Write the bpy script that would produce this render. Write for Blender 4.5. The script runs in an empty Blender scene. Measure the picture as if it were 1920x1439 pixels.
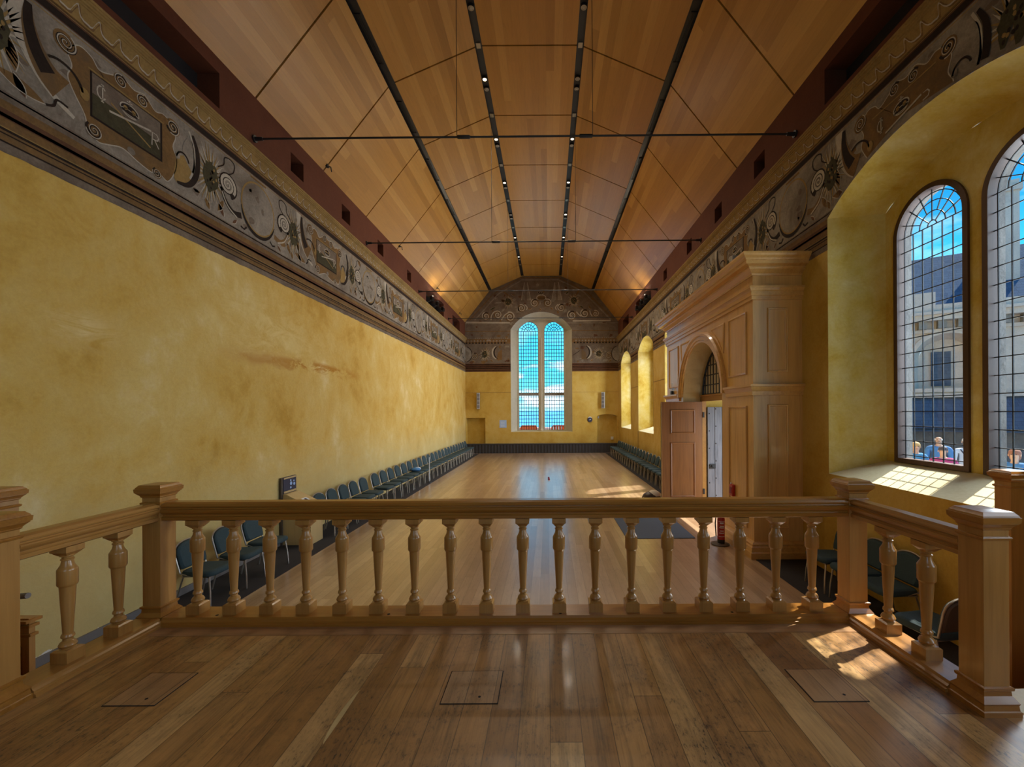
import bpy, bmesh, math, random
from math import sin, cos, pi, sqrt, radians
from mathutils import Vector, Matrix
random.seed(7)
scn = bpy.context.scene
COL = scn.collection

# ------------------------------------------------------------------ layout of the place (metres)
XL, XR, XC = -5.17, 4.40, -0.385      # long walls, hall axis
YB, YF = -3.2, 26.0                   # west wall (behind the viewer), far wall
ZF = -0.95                            # hall floor; the stage floor is z = 0
ZT = 7.21                             # top of the long walls
PROF = [(-4.785, 7.21), (-3.22, 9.2), (-1.18, 10.08), (1.18, 10.08), (3.22, 9.2), (4.785, 7.21)]
SEAMS = [-1.9, 0.45, 2.8, 5.1, 7.4, 9.63, 11.9, 14.3, 16.7, 19.15, 21.6, 24.0]

# ------------------------------------------------------------------ materials
class NT:
    def __init__(s, name):
        s.m = bpy.data.materials.new(name); s.m.use_nodes = True
        s.t = s.m.node_tree; s.n = s.t.nodes; s.l = s.t.links
        s.b = s.n.get('Principled BSDF'); s.out = s.n.get('Material Output')
    def add(s, typ, **kw):
        nd = s.n.new(typ)
        for k, v in kw.items(): setattr(nd, k, v)
        return nd
    def put(s, sock, v):
        if isinstance(v, bpy.types.NodeSocket): s.l.new(v, sock)
        elif v is not None:
            if isinstance(v, (tuple, list)) and len(v) == 3 and sock.type == 'RGBA': v = (*v, 1)
            sock.default_value = v
    def math(s, op, a, b=None, c=None, clamp=False):
        nd = s.add('ShaderNodeMath', operation=op, use_clamp=clamp)
        s.put(nd.inputs[0], a); s.put(nd.inputs[1], b); s.put(nd.inputs[2], c)
        return nd.outputs[0]
    def pos(s, obj=False):
        if obj: return s.add('ShaderNodeTexCoord').outputs['Object']
        return s.add('ShaderNodeNewGeometry').outputs['Position']
    def dot(s, v, w):
        nd = s.add('ShaderNodeVectorMath', operation='DOT_PRODUCT'); s.put(nd.inputs[0], v); nd.inputs[1].default_value = w
        return nd.outputs['Value']
    def vec(s, x, y, z):
        nd = s.add('ShaderNodeCombineXYZ'); s.put(nd.inputs[0], x); s.put(nd.inputs[1], y); s.put(nd.inputs[2], z)
        return nd.outputs[0]
    def scale(s, v, sc, loc=(0, 0, 0)):
        nd = s.add('ShaderNodeMapping'); s.put(nd.inputs['Vector'], v); nd.inputs['Scale'].default_value = sc; nd.inputs['Location'].default_value = loc
        return nd.outputs[0]
    def noise(s, v, scale=1.0, detail=4, rough=0.55, dist=0.0, col=False):
        nd = s.add('ShaderNodeTexNoise'); s.put(nd.inputs['Vector'], v)
        nd.inputs['Scale'].default_value = scale; nd.inputs['Detail'].default_value = detail
        nd.inputs['Roughness'].default_value = rough; nd.inputs['Distortion'].default_value = dist
        return nd.outputs['Color' if col else 'Fac']
    def white(s, v):
        nd = s.add('ShaderNodeTexWhiteNoise', noise_dimensions='3D'); s.put(nd.inputs['Vector'], v); return nd.outputs['Value']
    def ramp(s, f, stops, interp='LINEAR'):
        nd = s.add('ShaderNodeValToRGB'); r = nd.color_ramp; r.interpolation = interp
        while len(r.elements) < len(stops): r.elements.new(0.5)
        for e, (p, c) in zip(r.elements, stops):
            e.position = p; e.color = (*c, 1) if isinstance(c, (tuple, list)) else (c, c, c, 1)
        s.put(nd.inputs[0], f); return nd.outputs[0]
    def mix(s, f, a, b, mode='MIX'):
        nd = s.add('ShaderNodeMix', data_type='RGBA', blend_type=mode)
        s.put(nd.inputs[0], f); s.put(nd.inputs[6], a); s.put(nd.inputs[7], b); return nd.outputs[2]
    def fin(s, col, rough=0.6, spec=0.5, bump=None, bs=0.2, bd=0.01, metal=0.0, coat=0.0, coat_r=0.1):
        s.put(s.b.inputs['Base Color'], col); s.put(s.b.inputs['Roughness'], rough)
        s.put(s.b.inputs['Specular IOR Level'], spec); s.put(s.b.inputs['Metallic'], metal)
        s.put(s.b.inputs['Coat Weight'], coat); s.put(s.b.inputs['Coat Roughness'], coat_r)
        if bump is not None:
            nd = s.add('ShaderNodeBump'); nd.inputs['Strength'].default_value = bs; nd.inputs['Distance'].default_value = bd
            s.put(nd.inputs['Height'], bump); s.l.new(nd.outputs[0], s.b.inputs['Normal'])
        return s.m

def plain(name, col, rough=0.6, metal=0.0, spec=0.5, var=0.12, sc=6.0, emit=None, es=1.0):
    t = NT(name)
    n = t.noise(t.pos(), sc, 5, 0.6)
    c = t.mix(n, tuple(max(0, x * (1 - var)) for x in col), tuple(min(1, x * (1 + var)) for x in col))
    if emit:
        t.put(t.b.inputs['Emission Color'], emit); t.b.inputs['Emission Strength'].default_value = es
    return t.fin(c, rough, spec, metal=metal)

def wood(name, light, dark, axis=2, rough=0.38, sc=1.0, spec=0.5, coat=0.0, bump=0.05):
    """polished or bare wood with grain that runs along one world axis"""
    t = NT(name); p = t.pos()
    s1 = [22.0 * sc] * 3; s1[axis] = 1.3 * sc
    s2 = [90.0 * sc] * 3; s2[axis] = 3.0 * sc
    s3 = [3.0 * sc] * 3; s3[axis] = 0.5 * sc
    a = t.noise(t.scale(p, s1), 1, 5, 0.6, 0.6); b = t.noise(t.scale(p, s2), 1, 3, 0.5)
    g = t.noise(t.scale(p, s3), 1, 3, 0.5, 1.0)
    f = t.math('ADD', t.math('MULTIPLY', a, 0.5), t.math('ADD', t.math('MULTIPLY', b, 0.25), t.math('MULTIPLY', g, 0.4)))
    c = t.ramp(f, [(0.38, dark), (0.55, tuple((x * 0.55 + y * 0.45) for x, y in zip(light, dark))), (0.75, light)])
    return t.fin(c, rough, spec, bump=b, bs=bump, bd=0.004, coat=coat)

def boards(name, tones, width, length, uvec=(1, 0, 0), lvec=(0, 1, 0), rough=0.35, gap=0.006, wear=0.0, bump=0.1, grain=0.35, coat=0.0, gapdark=0.35, rvar=0.12, spec=0.5, coat_r=0.1):
    """long boards: one tone per board length, fine grain, dark joints"""
    t = NT(name); p = t.pos()
    u = t.dot(p, uvec); l = t.dot(p, lvec)
    ui = t.math('DIVIDE', u, width); idx = t.math('FLOOR', ui); fr = t.math('FRACT', ui)
    off = t.math('MULTIPLY', t.white(t.vec(idx, 3.7, 1.3)), length)
    li = t.math('DIVIDE', t.math('ADD', l, off), length); lidx = t.math('FLOOR', li); lfr = t.math('FRACT', li)
    rnd = t.white(t.vec(idx, lidx, 0.5)); rnd2 = t.white(t.vec(idx, lidx, 8.5))
    n = len(tones)
    base = t.ramp(rnd, [(i / max(1, n - 1), c) for i, c in enumerate(tones)])
    sh = t.math('MULTIPLY', rnd2, 37.0)
    gv = t.vec(t.math('MULTIPLY', u, 16.0), t.math('ADD', t.math('MULTIPLY', l, 1.1), sh), sh)
    g = t.noise(gv, 1, 6, 0.62, 1.2)
    gv2 = t.vec(t.math('MULTIPLY', u, 120.0), t.math('MULTIPLY', l, 5.0), sh)
    g2 = t.noise(gv2, 1, 3, 0.6)
    gs = t.math('ADD', t.math('MULTIPLY', g, 0.65), t.math('MULTIPLY', g2, 0.35))
    k = t.ramp(gs, [(0.3, 1 - grain), (0.5, 1.0), (0.72, 1 + grain * 0.5)])
    c = t.mix(1.0, base, k, 'MULTIPLY')
    if wear > 0:
        wn = t.noise(p, 1.7, 7, 0.75, 0.5)
        wm = t.ramp(wn, [(0.44, 0.0), (0.64, 1.0)])
        sp = t.noise(t.vec(t.math('MULTIPLY', u, 60.0), t.math('MULTIPLY', l, 22.0), 0.0), 1, 5, 0.75)
        spm = t.ramp(sp, [(0.52, 0.0), (0.62, 1.0)])
        c = t.mix(t.math('MULTIPLY', t.math('MULTIPLY', wm, spm), wear), c, (0.03, 0.022, 0.018))
        c = t.mix(t.math('MULTIPLY', wm, wear * 0.35), c, (0.06, 0.035, 0.02))
    e = t.math('MINIMUM', fr, t.math('SUBTRACT', 1.0, fr))
    e2 = t.math('MINIMUM', lfr, t.math('SUBTRACT', 1.0, lfr))
    gm = t.math('MAXIMUM', t.math('LESS_THAN', e, gap / width * 0.5), t.math('LESS_THAN', e2, gap / length * 0.5))
    c = t.mix(t.math('MULTIPLY', gm, 1 - gapdark), c, (0.01, 0.006, 0.004))
    rn = t.math('ADD', rough - rvar * 0.5, t.math('MULTIPLY', t.noise(t.scale(p, (3, 1.2, 3)), 1, 5, 0.6), rvar))
    h = t.math('SUBTRACT', t.math('ADD', t.math('MULTIPLY', g2, 0.3), t.math('MULTIPLY', rnd, 0.1)), gm)
    return t.fin(c, rn, spec, bump=h if bump > 0 else None, bs=bump, bd=0.004, coat=coat, coat_r=coat_r)

def plaster(name, tones, stain=None, rough=0.85, sc=0.5, bump=0.15):
    t = NT(name); p = t.pos()
    a = t.noise(p, sc, 8, 0.62, 0.4); b = t.noise(t.scale(p, (1, 1, 0.75)), sc * 4.0, 7, 0.68, 0.5)
    f = t.math('ADD', t.math('MULTIPLY', a, 0.65), t.math('MULTIPLY', b, 0.35))
    n = len(tones)
    c = t.ramp(f, [(0.34 + 0.32 * i / (n - 1), x) for i, x in enumerate(tones)])
    fine = t.noise(p, 26.0, 5, 0.7)
    c = t.mix(0.16, c, t.ramp(fine, [(0.35, 0.35), (0.65, 0.75)]), 'OVERLAY')
    if stain: c = stain(t, p, c)
    return t.fin(c, rough, 0.25, bump=t.math('ADD', fine, t.math('MULTIPLY', b, 1.2)), bs=bump, bd=0.02)

def stain_left(t, p, c):
    """an ochre run and pale scrubbed patches on the long wall"""
    s = t.add('ShaderNodeSeparateXYZ'); t.put(s.inputs[0], p); y, z = s.outputs[1], s.outputs[2]
    w = t.noise(t.scale(p, (1, 0.9, 2.4)), 1.6, 6, 0.7, 0.8)
    def band(v, c0, hw):
        d = t.math('DIVIDE', t.math('ABSOLUTE', t.math('SUBTRACT', v, c0)), hw)
        return t.math('SUBTRACT', 1.0, d, clamp=True)
    zz = t.math('ADD', z, t.math('MULTIPLY', t.math('SUBTRACT', w, 0.5), 0.35))
    m = t.math('MULTIPLY', band(zz, 2.62, 0.16), band(y, 9.0, 2.6))
    m = t.math('MULTIPLY', m, t.ramp(w, [(0.42, 0.0), (0.6, 1.0)]))
    c = t.mix(t.math('MULTIPLY', m, 3.2, clamp=True), c, (0.44, 0.20, 0.018))
    m2 = t.math('MULTIPLY', band(t.math('ADD', y, t.math('MULTIPLY', w, 1.0)), 5.2, 0.45), band(z, 2.55, 0.3))
    c = t.mix(t.math('MULTIPLY', m2, t.ramp(w, [(0.4, 0.0), (0.55, 0.9)])), c, (0.78, 0.62, 0.30))
    m3 = t.math('MULTIPLY', band(t.math('ADD', y, t.math('MULTIPLY', w, 3.0)), 9.6, 2.4), band(z, 3.15, 0.95))
    c = t.mix(t.math('MULTIPLY', m3, t.ramp(w, [(0.44, 0.0), (0.62, 0.6)])), c, (0.80, 0.66, 0.30))
    m4 = t.ramp(t.math('ADD', z, t.math('MULTIPLY', t.math('SUBTRACT', w, 0.5), 1.3)), [(0.0, 0.55), (1.0, 0.0)])
    c = t.mix(m4, c, (0.54, 0.47, 0.24))
    fl = t.math('MULTIPLY', t.math('LESS_THAN', t.math('ADD', z, t.math('MULTIPLY', w, 0.34)), ZF + 0.25), t.math('LESS_THAN', y, 5.6))
    return t.mix(fl, c, (0.72, 0.72, 0.70))

def paint(name, col, var=0.3, second=None):
    t = NT(name); p = t.pos()
    a = t.noise(p, 2.3, 8, 0.7, 0.5); b = t.noise(p, 34.0, 4, 0.7)
    f = t.math('ADD', t.math('MULTIPLY', a, 0.6), t.math('MULTIPLY', b, 0.4))
    c = t.ramp(f, [(0.32, tuple(x * (1 - var) for x in col)), (0.68, tuple(min(1, x * (1 + var)) for x in col))])
    if second: c = t.mix(t.ramp(t.noise(p, 1.1, 8, 0.72, 0.8), [(0.48, 0.0), (0.66, 0.85)]), c, second)
    return t.fin(c, 0.9, 0.15, bump=b, bs=0.08, bd=0.01)

def glass_mat(name, tint):
    t = NT(name); t.n.remove(t.b)
    tr = t.add('ShaderNodeBsdfTransparent'); tr.inputs[0].default_value = (*tint, 1)
    gl = t.add('ShaderNodeBsdfGlossy'); gl.inputs['Roughness'].default_value = 0.02
    fr = t.add('ShaderNodeFresnel'); fr.inputs[0].default_value = 1.45
    mx = t.add('ShaderNodeMixShader')
    t.l.new(fr.outputs[0], mx.inputs[0]); t.l.new(tr.outputs[0], mx.inputs[1]); t.l.new(gl.outputs[0], mx.inputs[2])
    t.l.new(mx.outputs[0], t.out.inputs[0]); return t.m

M = {}
YT = [(0.45, 0.255, 0.035), (0.58, 0.37, 0.085), (0.64, 0.455, 0.15), (0.74, 0.60, 0.32)]
M['wallL'] = plaster('ochre limewash on the long wall', YT, stain_left)
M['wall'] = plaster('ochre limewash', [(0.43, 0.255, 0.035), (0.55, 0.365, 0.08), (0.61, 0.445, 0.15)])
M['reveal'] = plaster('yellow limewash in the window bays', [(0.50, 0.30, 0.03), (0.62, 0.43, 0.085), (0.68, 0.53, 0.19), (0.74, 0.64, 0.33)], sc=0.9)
M['sill'] = plaster('pale sill', [(0.60, 0.52, 0.30), (0.70, 0.62, 0.40)], sc=1.5)
M['red'] = plaster('dark red wall head', [(0.085, 0.024, 0.011), (0.125, 0.040, 0.018)])
M['hole'] = plain('black recess', (0.012, 0.008, 0.008), 0.9)
M['p_base'] = paint('frieze brown grey', (0.17, 0.132, 0.1), 0.35, (0.11, 0.075, 0.055))
M['p_grey'] = paint('frieze grey', (0.25, 0.215, 0.175), 0.4, (0.13, 0.10, 0.075))
M['p_white'] = paint('frieze chalk line', (0.42, 0.37, 0.3), 0.25)
M['p_dark'] = paint('frieze dark line', (0.026, 0.017, 0.013), 0.3)
M['p_brown'] = paint('frieze brown', (0.185, 0.105, 0.04), 0.35, (0.12, 0.08, 0.045))
M['p_ochre'] = paint('frieze ochre', (0.28, 0.18, 0.065), 0.3)
M['p_green'] = paint('frieze dull green', (0.06, 0.052, 0.028), 0.4)
M['p_rust'] = paint('frieze red brown', (0.115, 0.055, 0.03), 0.3)
M['oak'] = wood('oak along the hall', (0.42, 0.205, 0.052), (0.25, 0.110, 0.024), 1, rough=0.3, coat=0.3)
M['oakx'] = wood('oak across the hall', (0.39, 0.168, 0.028), (0.22, 0.085, 0.012), 0, rough=0.3, coat=0.3)
M['oakz'] = wood('upright oak', (0.45, 0.225, 0.060), (0.28, 0.128, 0.030), 2, rough=0.3, coat=0.3)
M['porch'] = wood('pale varnished porch oak', (0.72, 0.43, 0.145), (0.50, 0.27, 0.072), 2, rough=0.32, coat=0.3)
M['porchx'] = wood('pale varnished porch moulding', (0.70, 0.41, 0.13), (0.46, 0.24, 0.062), 1, rough=0.32, coat=0.3)
M['oakdoor'] = wood('reddish oak door', (0.26, 0.102, 0.028), (0.14, 0.048, 0.012), 2)
M['oakedge'] = wood('oak door edge', (0.55, 0.34, 0.13), (0.42, 0.23, 0.08), 2)
M['greywood'] = wood('weathered grey boards', (0.24, 0.24, 0.265), (0.10, 0.10, 0.115), 2, rough=0.8)
M['stage'] = boards('worn stage boards', [(0.24, 0.108, 0.030), (0.36, 0.182, 0.055), (0.43, 0.23, 0.078), (0.30, 0.138, 0.040), (0.52, 0.32, 0.13), (0.39, 0.20, 0.060)], 0.157, 4.2, rough=0.40, coat=0.08, wear=1.0, gap=0.004, grain=0.6, bump=0.15)
M['hatch'] = boards('hatch boards', [(0.30, 0.16, 0.066), (0.40, 0.225, 0.10)], 0.157, 9.0, rough=0.42, wear=0.5, gap=0.004, grain=0.45)
M['stagex'] = boards('stage edge boards', [(0.36, 0.19, 0.085), (0.42, 0.24, 0.11)], 0.3, 3.0, uvec=(0, 1, 0), lvec=(1, 0, 0), rough=0.4, wear=0.4, gap=0.003)
M['hall'] = boards('polished hall boards', [(0.30, 0.185, 0.105), (0.43, 0.285, 0.175), (0.37, 0.235, 0.14), (0.50, 0.345, 0.22), (0.40, 0.26, 0.155)], 0.13, 3.4, rough=0.30, wear=0.3, gap=0.003, grain=0.25, bump=0.0, rvar=0.04, coat=1.0, spec=0.8, coat_r=0.22)
M['hall'].node_tree.nodes['Principled BSDF'].inputs['Coat IOR'].default_value = 1.5
for k, (cx, cz) in {'ceilC': (1, 0), 'ceilM': (0.918, 0.396), 'ceilMr': (0.918, -0.396), 'ceilS': (0.618, 0.786), 'ceilSr': (0.618, -0.786)}.items():
    M[k] = boards('veneer ceiling ' + k[4:], [(0.40, 0.19, 0.034), (0.51, 0.255, 0.052), (0.46, 0.225, 0.042), (0.58, 0.31, 0.075)], 0.19, 7.0, uvec=(cx, 0, cz), rough=0.33, gap=0.0015, grain=0.16, bump=0.02, gapdark=0.6)
M['black'] = plain('matt black metal', (0.014, 0.014, 0.017), 0.45)
M['steel'] = plain('dark painted steel', (0.02, 0.018, 0.018), 0.5, 0.3)
M['brass'] = plain('lamp ring', (0.45, 0.42, 0.36), 0.3, 0.9)
M['lampon'] = plain('lit lamp lens', (1, 0.9, 0.75), 0.4, emit=(1.0, 0.86, 0.62), es=5.0)
M['lampoff'] = plain('unlit lamp lens', (0.40, 0.38, 0.34), 0.2)
M['lead'] = plain('lead came', (0.02, 0.022, 0.028), 0.6)
M['winframe'] = wood('dark brown window frame', (0.085, 0.036, 0.020), (0.045, 0.018, 0.011), 2, rough=0.5)
M['paleframe'] = plaster('pale stone tracery', [(0.50, 0.46, 0.36), (0.60, 0.55, 0.44)], sc=2)
M['stone'] = plaster('grey weathered stone', [(0.13, 0.125, 0.12), (0.22, 0.21, 0.195), (0.27, 0.25, 0.225)], sc=2.2, bump=0.5)
M['palestone'] = plaster('pale dressed stone', [(0.40, 0.345, 0.315), (0.48, 0.42, 0.38), (0.54, 0.48, 0.43)], sc=0.9, bump=0.4)
M['glass'] = glass_mat('old leaded glass', (0.95, 0.98, 1.0))
M['slate'] = boards('blue slates', [(0.045, 0.080, 0.135), (0.065, 0.105, 0.165), (0.055, 0.092, 0.15)], 0.12, 0.2, uvec=(0, 0, 1), lvec=(0.85, -0.53, 0), rough=0.95, spec=0.05, gap=0.006, grain=0.2)
M['darkstone'] = plaster('shadowed rubble stone', [(0.10, 0.10, 0.11), (0.17, 0.17, 0.18)], sc=2.0, bump=0.5)  # dark stone of the lean-to wall
M['paving'] = plaster('courtyard paving', [(0.36, 0.40, 0.44), (0.48, 0.52, 0.55)], sc=1.2)
M['fabric'] = plain('teal chair fabric', (0.024, 0.050, 0.062), 0.85, var=0.25, sc=40)
M['backshell'] = plain('brown chair back shell', (0.075, 0.055, 0.042), 0.55)
M['chrome'] = plain('grey chair tube', (0.40, 0.37, 0.33), 0.35, 0.75)
M['carpet'] = plain('charcoal carpet', (0.022, 0.020, 0.024), 0.95, var=0.3, sc=60)
M['matt'] = plain('blue grey door mat', (0.085, 0.11, 0.16), 0.9, var=0.25, sc=80)
M['skirt'] = plain('black stage skirt', (0.030, 0.028, 0.032), 0.8)
M['greyboard'] = plain('grey painted skirting', (0.17, 0.155, 0.15), 0.6)
M['white'] = plain('white paper', (0.72, 0.78, 0.88), 0.7, var=0.04)
M['bluepaper'] = plain('pale blue notice', (0.33, 0.50, 0.85), 0.7, var=0.06)
M['ink'] = plain('dark ink', (0.03, 0.03, 0.06), 0.7)
M['redx'] = plain('extinguisher red', (0.42, 0.02, 0.015), 0.3)
M['redink'] = plain('dark red', (0.22, 0.02, 0.05), 0.5)
M['orange'] = plain('orange barrier', (0.85, 0.11, 0.02), 0.5)
M['spk'] = plain('grey speaker case', (0.42, 0.40, 0.38), 0.5)
M['spkdark'] = plain('speaker grille', (0.16, 0.15, 0.15), 0.7)
M['ply'] = wood('pale plywood', (0.55, 0.41, 0.19), (0.45, 0.32, 0.14), 2, rough=0.5)
M['skin'] = plain('skin', (0.60, 0.38, 0.28), 0.6)
M['bluecloth'] = plain('blue cloth', (0.07, 0.22, 0.50), 0.85)
M['tealcloth'] = plain('mid blue cloth', (0.05, 0.26, 0.55), 0.85)
M['pinkcloth'] = plain('magenta cloth', (0.42, 0.05, 0.20), 0.85)
M['whitecloth'] = plain('white cloth', (0.75, 0.78, 0.82), 0.85)
M['darkcloth'] = plain('dark trousers', (0.04, 0.05, 0.09), 0.85)
M['blond'] = plain('fair hair', (0.55, 0.36, 0.15), 0.7)
M['darkhair'] = plain('dark hair', (0.06, 0.05, 0.07), 0.7)
M['greyhair'] = plain('white hair', (0.70, 0.70, 0.68), 0.7)
M['redhair'] = plain('auburn hair', (0.30, 0.13, 0.09), 0.7)
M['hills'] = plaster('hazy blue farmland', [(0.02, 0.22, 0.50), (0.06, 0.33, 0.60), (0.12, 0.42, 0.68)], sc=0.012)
M['terrace'] = plaster('white terrace wall', [(0.60, 0.64, 0.68), (0.78, 0.80, 0.82)], sc=1)
M['leather'] = plain('dark brown leather', (0.05, 0.035, 0.03), 0.4)
M['palecloth'] = plain('pale canvas', (0.70, 0.66, 0.58), 0.8)

# ------------------------------------------------------------------ mesh helpers
class MB:
    """collects faces for ONE mesh object"""
    def __init__(s): s.v = []; s.f = []; s.mi = []
    def face(s, pts, m=0):
        k = len(s.v); s.v += [tuple(p) for p in pts]; s.f.append(list(range(k, k + len(pts)))); s.mi.append(m)
    def grid(s, rows, m=0, close_u=False, close_v=False):
        k = len(s.v); n = len(rows[0])
        for r in rows: s.v += [tuple(p) for p in r]
        R = len(rows)
        for i in range(R if close_v else R - 1):
            for j in range(n if close_u else n - 1):
                a, b = k + i * n + j, k + i * n + (j + 1) % n
                c, d = k + ((i + 1) % R) * n + (j + 1) % n, k + ((i + 1) % R) * n + j
                s.f.append([a, b, c, d]); s.mi.append(m)
    def box(s, x0, x1, y0, y1, z0, z1, m=0):
        k = len(s.v)
        s.v += [(x0, y0, z0), (x1, y0, z0), (x1, y1, z0), (x0, y1, z0), (x0, y0, z1), (x1, y0, z1), (x1, y1, z1), (x0, y1, z1)]
        for q in ((0, 3, 2, 1), (4, 5, 6, 7), (0, 1, 5, 4), (1, 2, 6, 5), (2, 3, 7, 6), (3, 0, 4, 7)):
            s.f.append([k + i for i in q]); s.mi.append(m)
    def frame_box(s, o, u, v, w, m=0):
        o, u, v, w = map(Vector, (o, u, v, w)); k = len(s.v)
        for c in (0, 1):
            for a, b in ((0, 0), (1, 0), (1, 1), (0, 1)): s.v.append(tuple(o + u * a + v * b + w * c))
        for q in ((0, 3, 2, 1), (4, 5, 6, 7), (0, 1, 5, 4), (1, 2, 6, 5), (2, 3, 7, 6), (3, 0, 4, 7)):
            s.f.append([k + i for i in q]); s.mi.append(m)
    def loft(s, loops, m=0, caps=True):
        s.grid(loops, m, close_u=True)
        if caps: s.face(loops[0][::-1], m); s.face(loops[-1], m)
    def sweep(s, prof, p0, p1, side, up, m=0):
        p0, p1, side, up = map(Vector, (p0, p1, side, up))
        s.loft([[p0 + side * a + up * b for a, b in prof], [p1 + side * a + up * b for a, b in prof]], m)
    def lathe(s, c, prof, n=20, m=0, axis='Z', caps=True):
        c = Vector(c); loops = []
        for h, r in prof:
            L = []
            for i in range(n):
                a = 2 * pi * i / n
                d = {'Z': (r * cos(a), r * sin(a), h), 'Y': (r * cos(a), h, r * sin(a)), 'X': (h, r * cos(a), r * sin(a))}[axis]
                L.append(c + Vector(d))
            loops.append(L)
        s.loft(loops, m, caps)
    def tube(s, path, r, n=8, m=0, closed=False, caps=True):
        path = [Vector(p) for p in path]; N = len(path); loops = []
        ref = None
        for i, p in enumerate(path):
            a = path[(i - 1) % N] if (closed or i > 0) else p
            b = path[(i + 1) % N] if (closed or i < N - 1) else p
            t = (b - a).normalized()
            if ref is None:
                ref = t.cross(Vector((0, 0, 1)))
                if ref.length < 1e-3: ref = t.cross(Vector((0, 1, 0)))
                ref.normalize()
            ref = (ref - t * ref.dot(t)).normalized(); q = t.cross(ref)
            rr = r[i] if isinstance(r, (list, tuple)) else r
            loops.append([p + ref * (rr * cos(2 * pi * k / n)) + q * (rr * sin(2 * pi * k / n)) for k in range(n)])
        if closed: s.grid(loops, m, close_u=True, close_v=True)
        else: s.loft(loops, m, caps)
    def ball(s, c, rx, ry, rz, n=16, k=10, m=0, z0=-1.0, z1=1.0):
        loops = []
        a0, a1 = math.asin(max(-1, z0)), math.asin(min(1, z1))
        for i in range(k + 1):
            a = a0 + (a1 - a0) * i / k; rr = max(0.001, cos(a))
            loops.append([(c[0] + rx * rr * cos(2 * pi * j / n), c[1] + ry * rr * sin(2 * pi * j / n), c[2] + rz * sin(a)) for j in range(n)])
        s.loft(loops, m)
    def sq(s, cx, cy, prof, m=0):
        """square section turned about a vertical axis: profile of (z, half width)"""
        s.loft([[(cx - h, cy - h, z), (cx + h, cy - h, z), (cx + h, cy + h, z), (cx - h, cy + h, z)] for z, h in prof], m)
    def build(s, name, mats, parent=None, smooth=35, bevel=0.0, recalc=True, loc=None):
        me = bpy.data.meshes.new(name); me.from_pydata(s.v, [], s.f)
        if not isinstance(mats, (list, tuple)): mats = [mats]
        for mm in mats: me.materials.append(M[mm] if isinstance(mm, str) else mm)
        me.polygons.foreach_set('material_index', s.mi)
        if recalc:
            bm = bmesh.new(); bm.from_mesh(me); bmesh.ops.recalc_face_normals(bm, faces=bm.faces); bm.to_mesh(me); bm.free()
        if smooth:
            me.polygons.foreach_set('use_smooth', [True] * len(me.polygons)); me.set_sharp_from_angle(angle=radians(smooth))
        me.update()
        o = bpy.data.objects.new(name, me); COL.objects.link(o)
        if loc: o.location = loc
        if parent: o.parent = parent
        if bevel:
            b = o.modifiers.new('edge', 'BEVEL'); b.width = bevel; b.segments = 2; b.limit_method = 'ANGLE'; b.angle_limit = radians(40)
        return o

def empty(name, loc=(0, 0, 0), rz=0.0):
    o = bpy.data.objects.new(name, None); COL.objects.link(o); o.location = loc; o.rotation_euler = (0, 0, rz)
    o.empty_display_size = 0.1; return o
def tag(o, label, cat=None, group=None, kind=None):
    o['label'] = label
    if cat: o['category'] = cat
    if group: o['group'] = group
    if kind: o['kind'] = kind
    return o
def struct(o, label, cat): return tag(o, label, cat, kind='structure')
def copy_tree(o, parent=None):
    c = o.copy(); COL.objects.link(c)
    if parent: c.parent = parent
    for ch in list(o.children): copy_tree(ch, c)
    return c
ORD = 'first second third fourth fifth sixth seventh eighth ninth tenth eleventh twelfth thirteenth fourteenth fifteenth sixteenth seventeenth eighteenth nineteenth twentieth'.split() + ['twenty-first', 'twenty-second', 'twenty-third', 'twenty-fourth', 'twenty-fifth', 'twenty-sixth', 'twenty-seventh', 'twenty-eighth', 'twenty-ninth', 'thirtieth']

# ------------------------------------------------------------------ wall plane maps: w > 0 goes out of the room
def mapL(u, z, w=0.0): return (XL - w, u, z)
def mapR(u, z, w=0.0): return (XR + w, u, z)
def mapF(u, z, w=0.0): return (u, YF + w, z)

class Op:
    """an opening in a wall: centre, half width, sill, springing, rise (0 = flat head)"""
    def __init__(s, c, hw, sill, spring, rise): s.c, s.hw, s.sill, s.spring, s.rise = c, hw, sill, spring, rise
    def arch(s, u):
        if s.rise <= 1e-6: return s.spring
        R = (s.hw ** 2 + s.rise ** 2) / (2 * s.rise); d = min(abs(u - s.c), s.hw)
        return s.spring + sqrt(max(0, R * R - d * d)) - (R - s.rise)
    def hit(s, u, z, pad=0.0): return abs(u - s.c) < s.hw + pad and s.sill - pad < z < s.arch(u) + pad
    def contour(s, off=0.0, n=20):
        """from bottom left, over the head, to bottom right; off shrinks it"""
        hw = s.hw - off
        if s.rise <= 1e-6: return [(s.c - hw, s.sill + off), (s.c - hw, s.spring - off), (s.c + hw, s.spring - off), (s.c + hw, s.sill + off)]
        R = (s.hw ** 2 + s.rise ** 2) / (2 * s.rise); zc = s.spring + s.rise - R; r = R - off
        a = math.asin(min(1, hw / r)) if abs(s.rise - s.hw) > 1e-3 else pi / 2
        pts = [(s.c - hw, s.sill + off)]
        for i in range(n + 1):
            t = -a + 2 * a * i / n; pts.append((s.c + r * sin(t), zc + r * cos(t)))
        return pts + [(s.c + hw, s.sill + off)]

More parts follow.
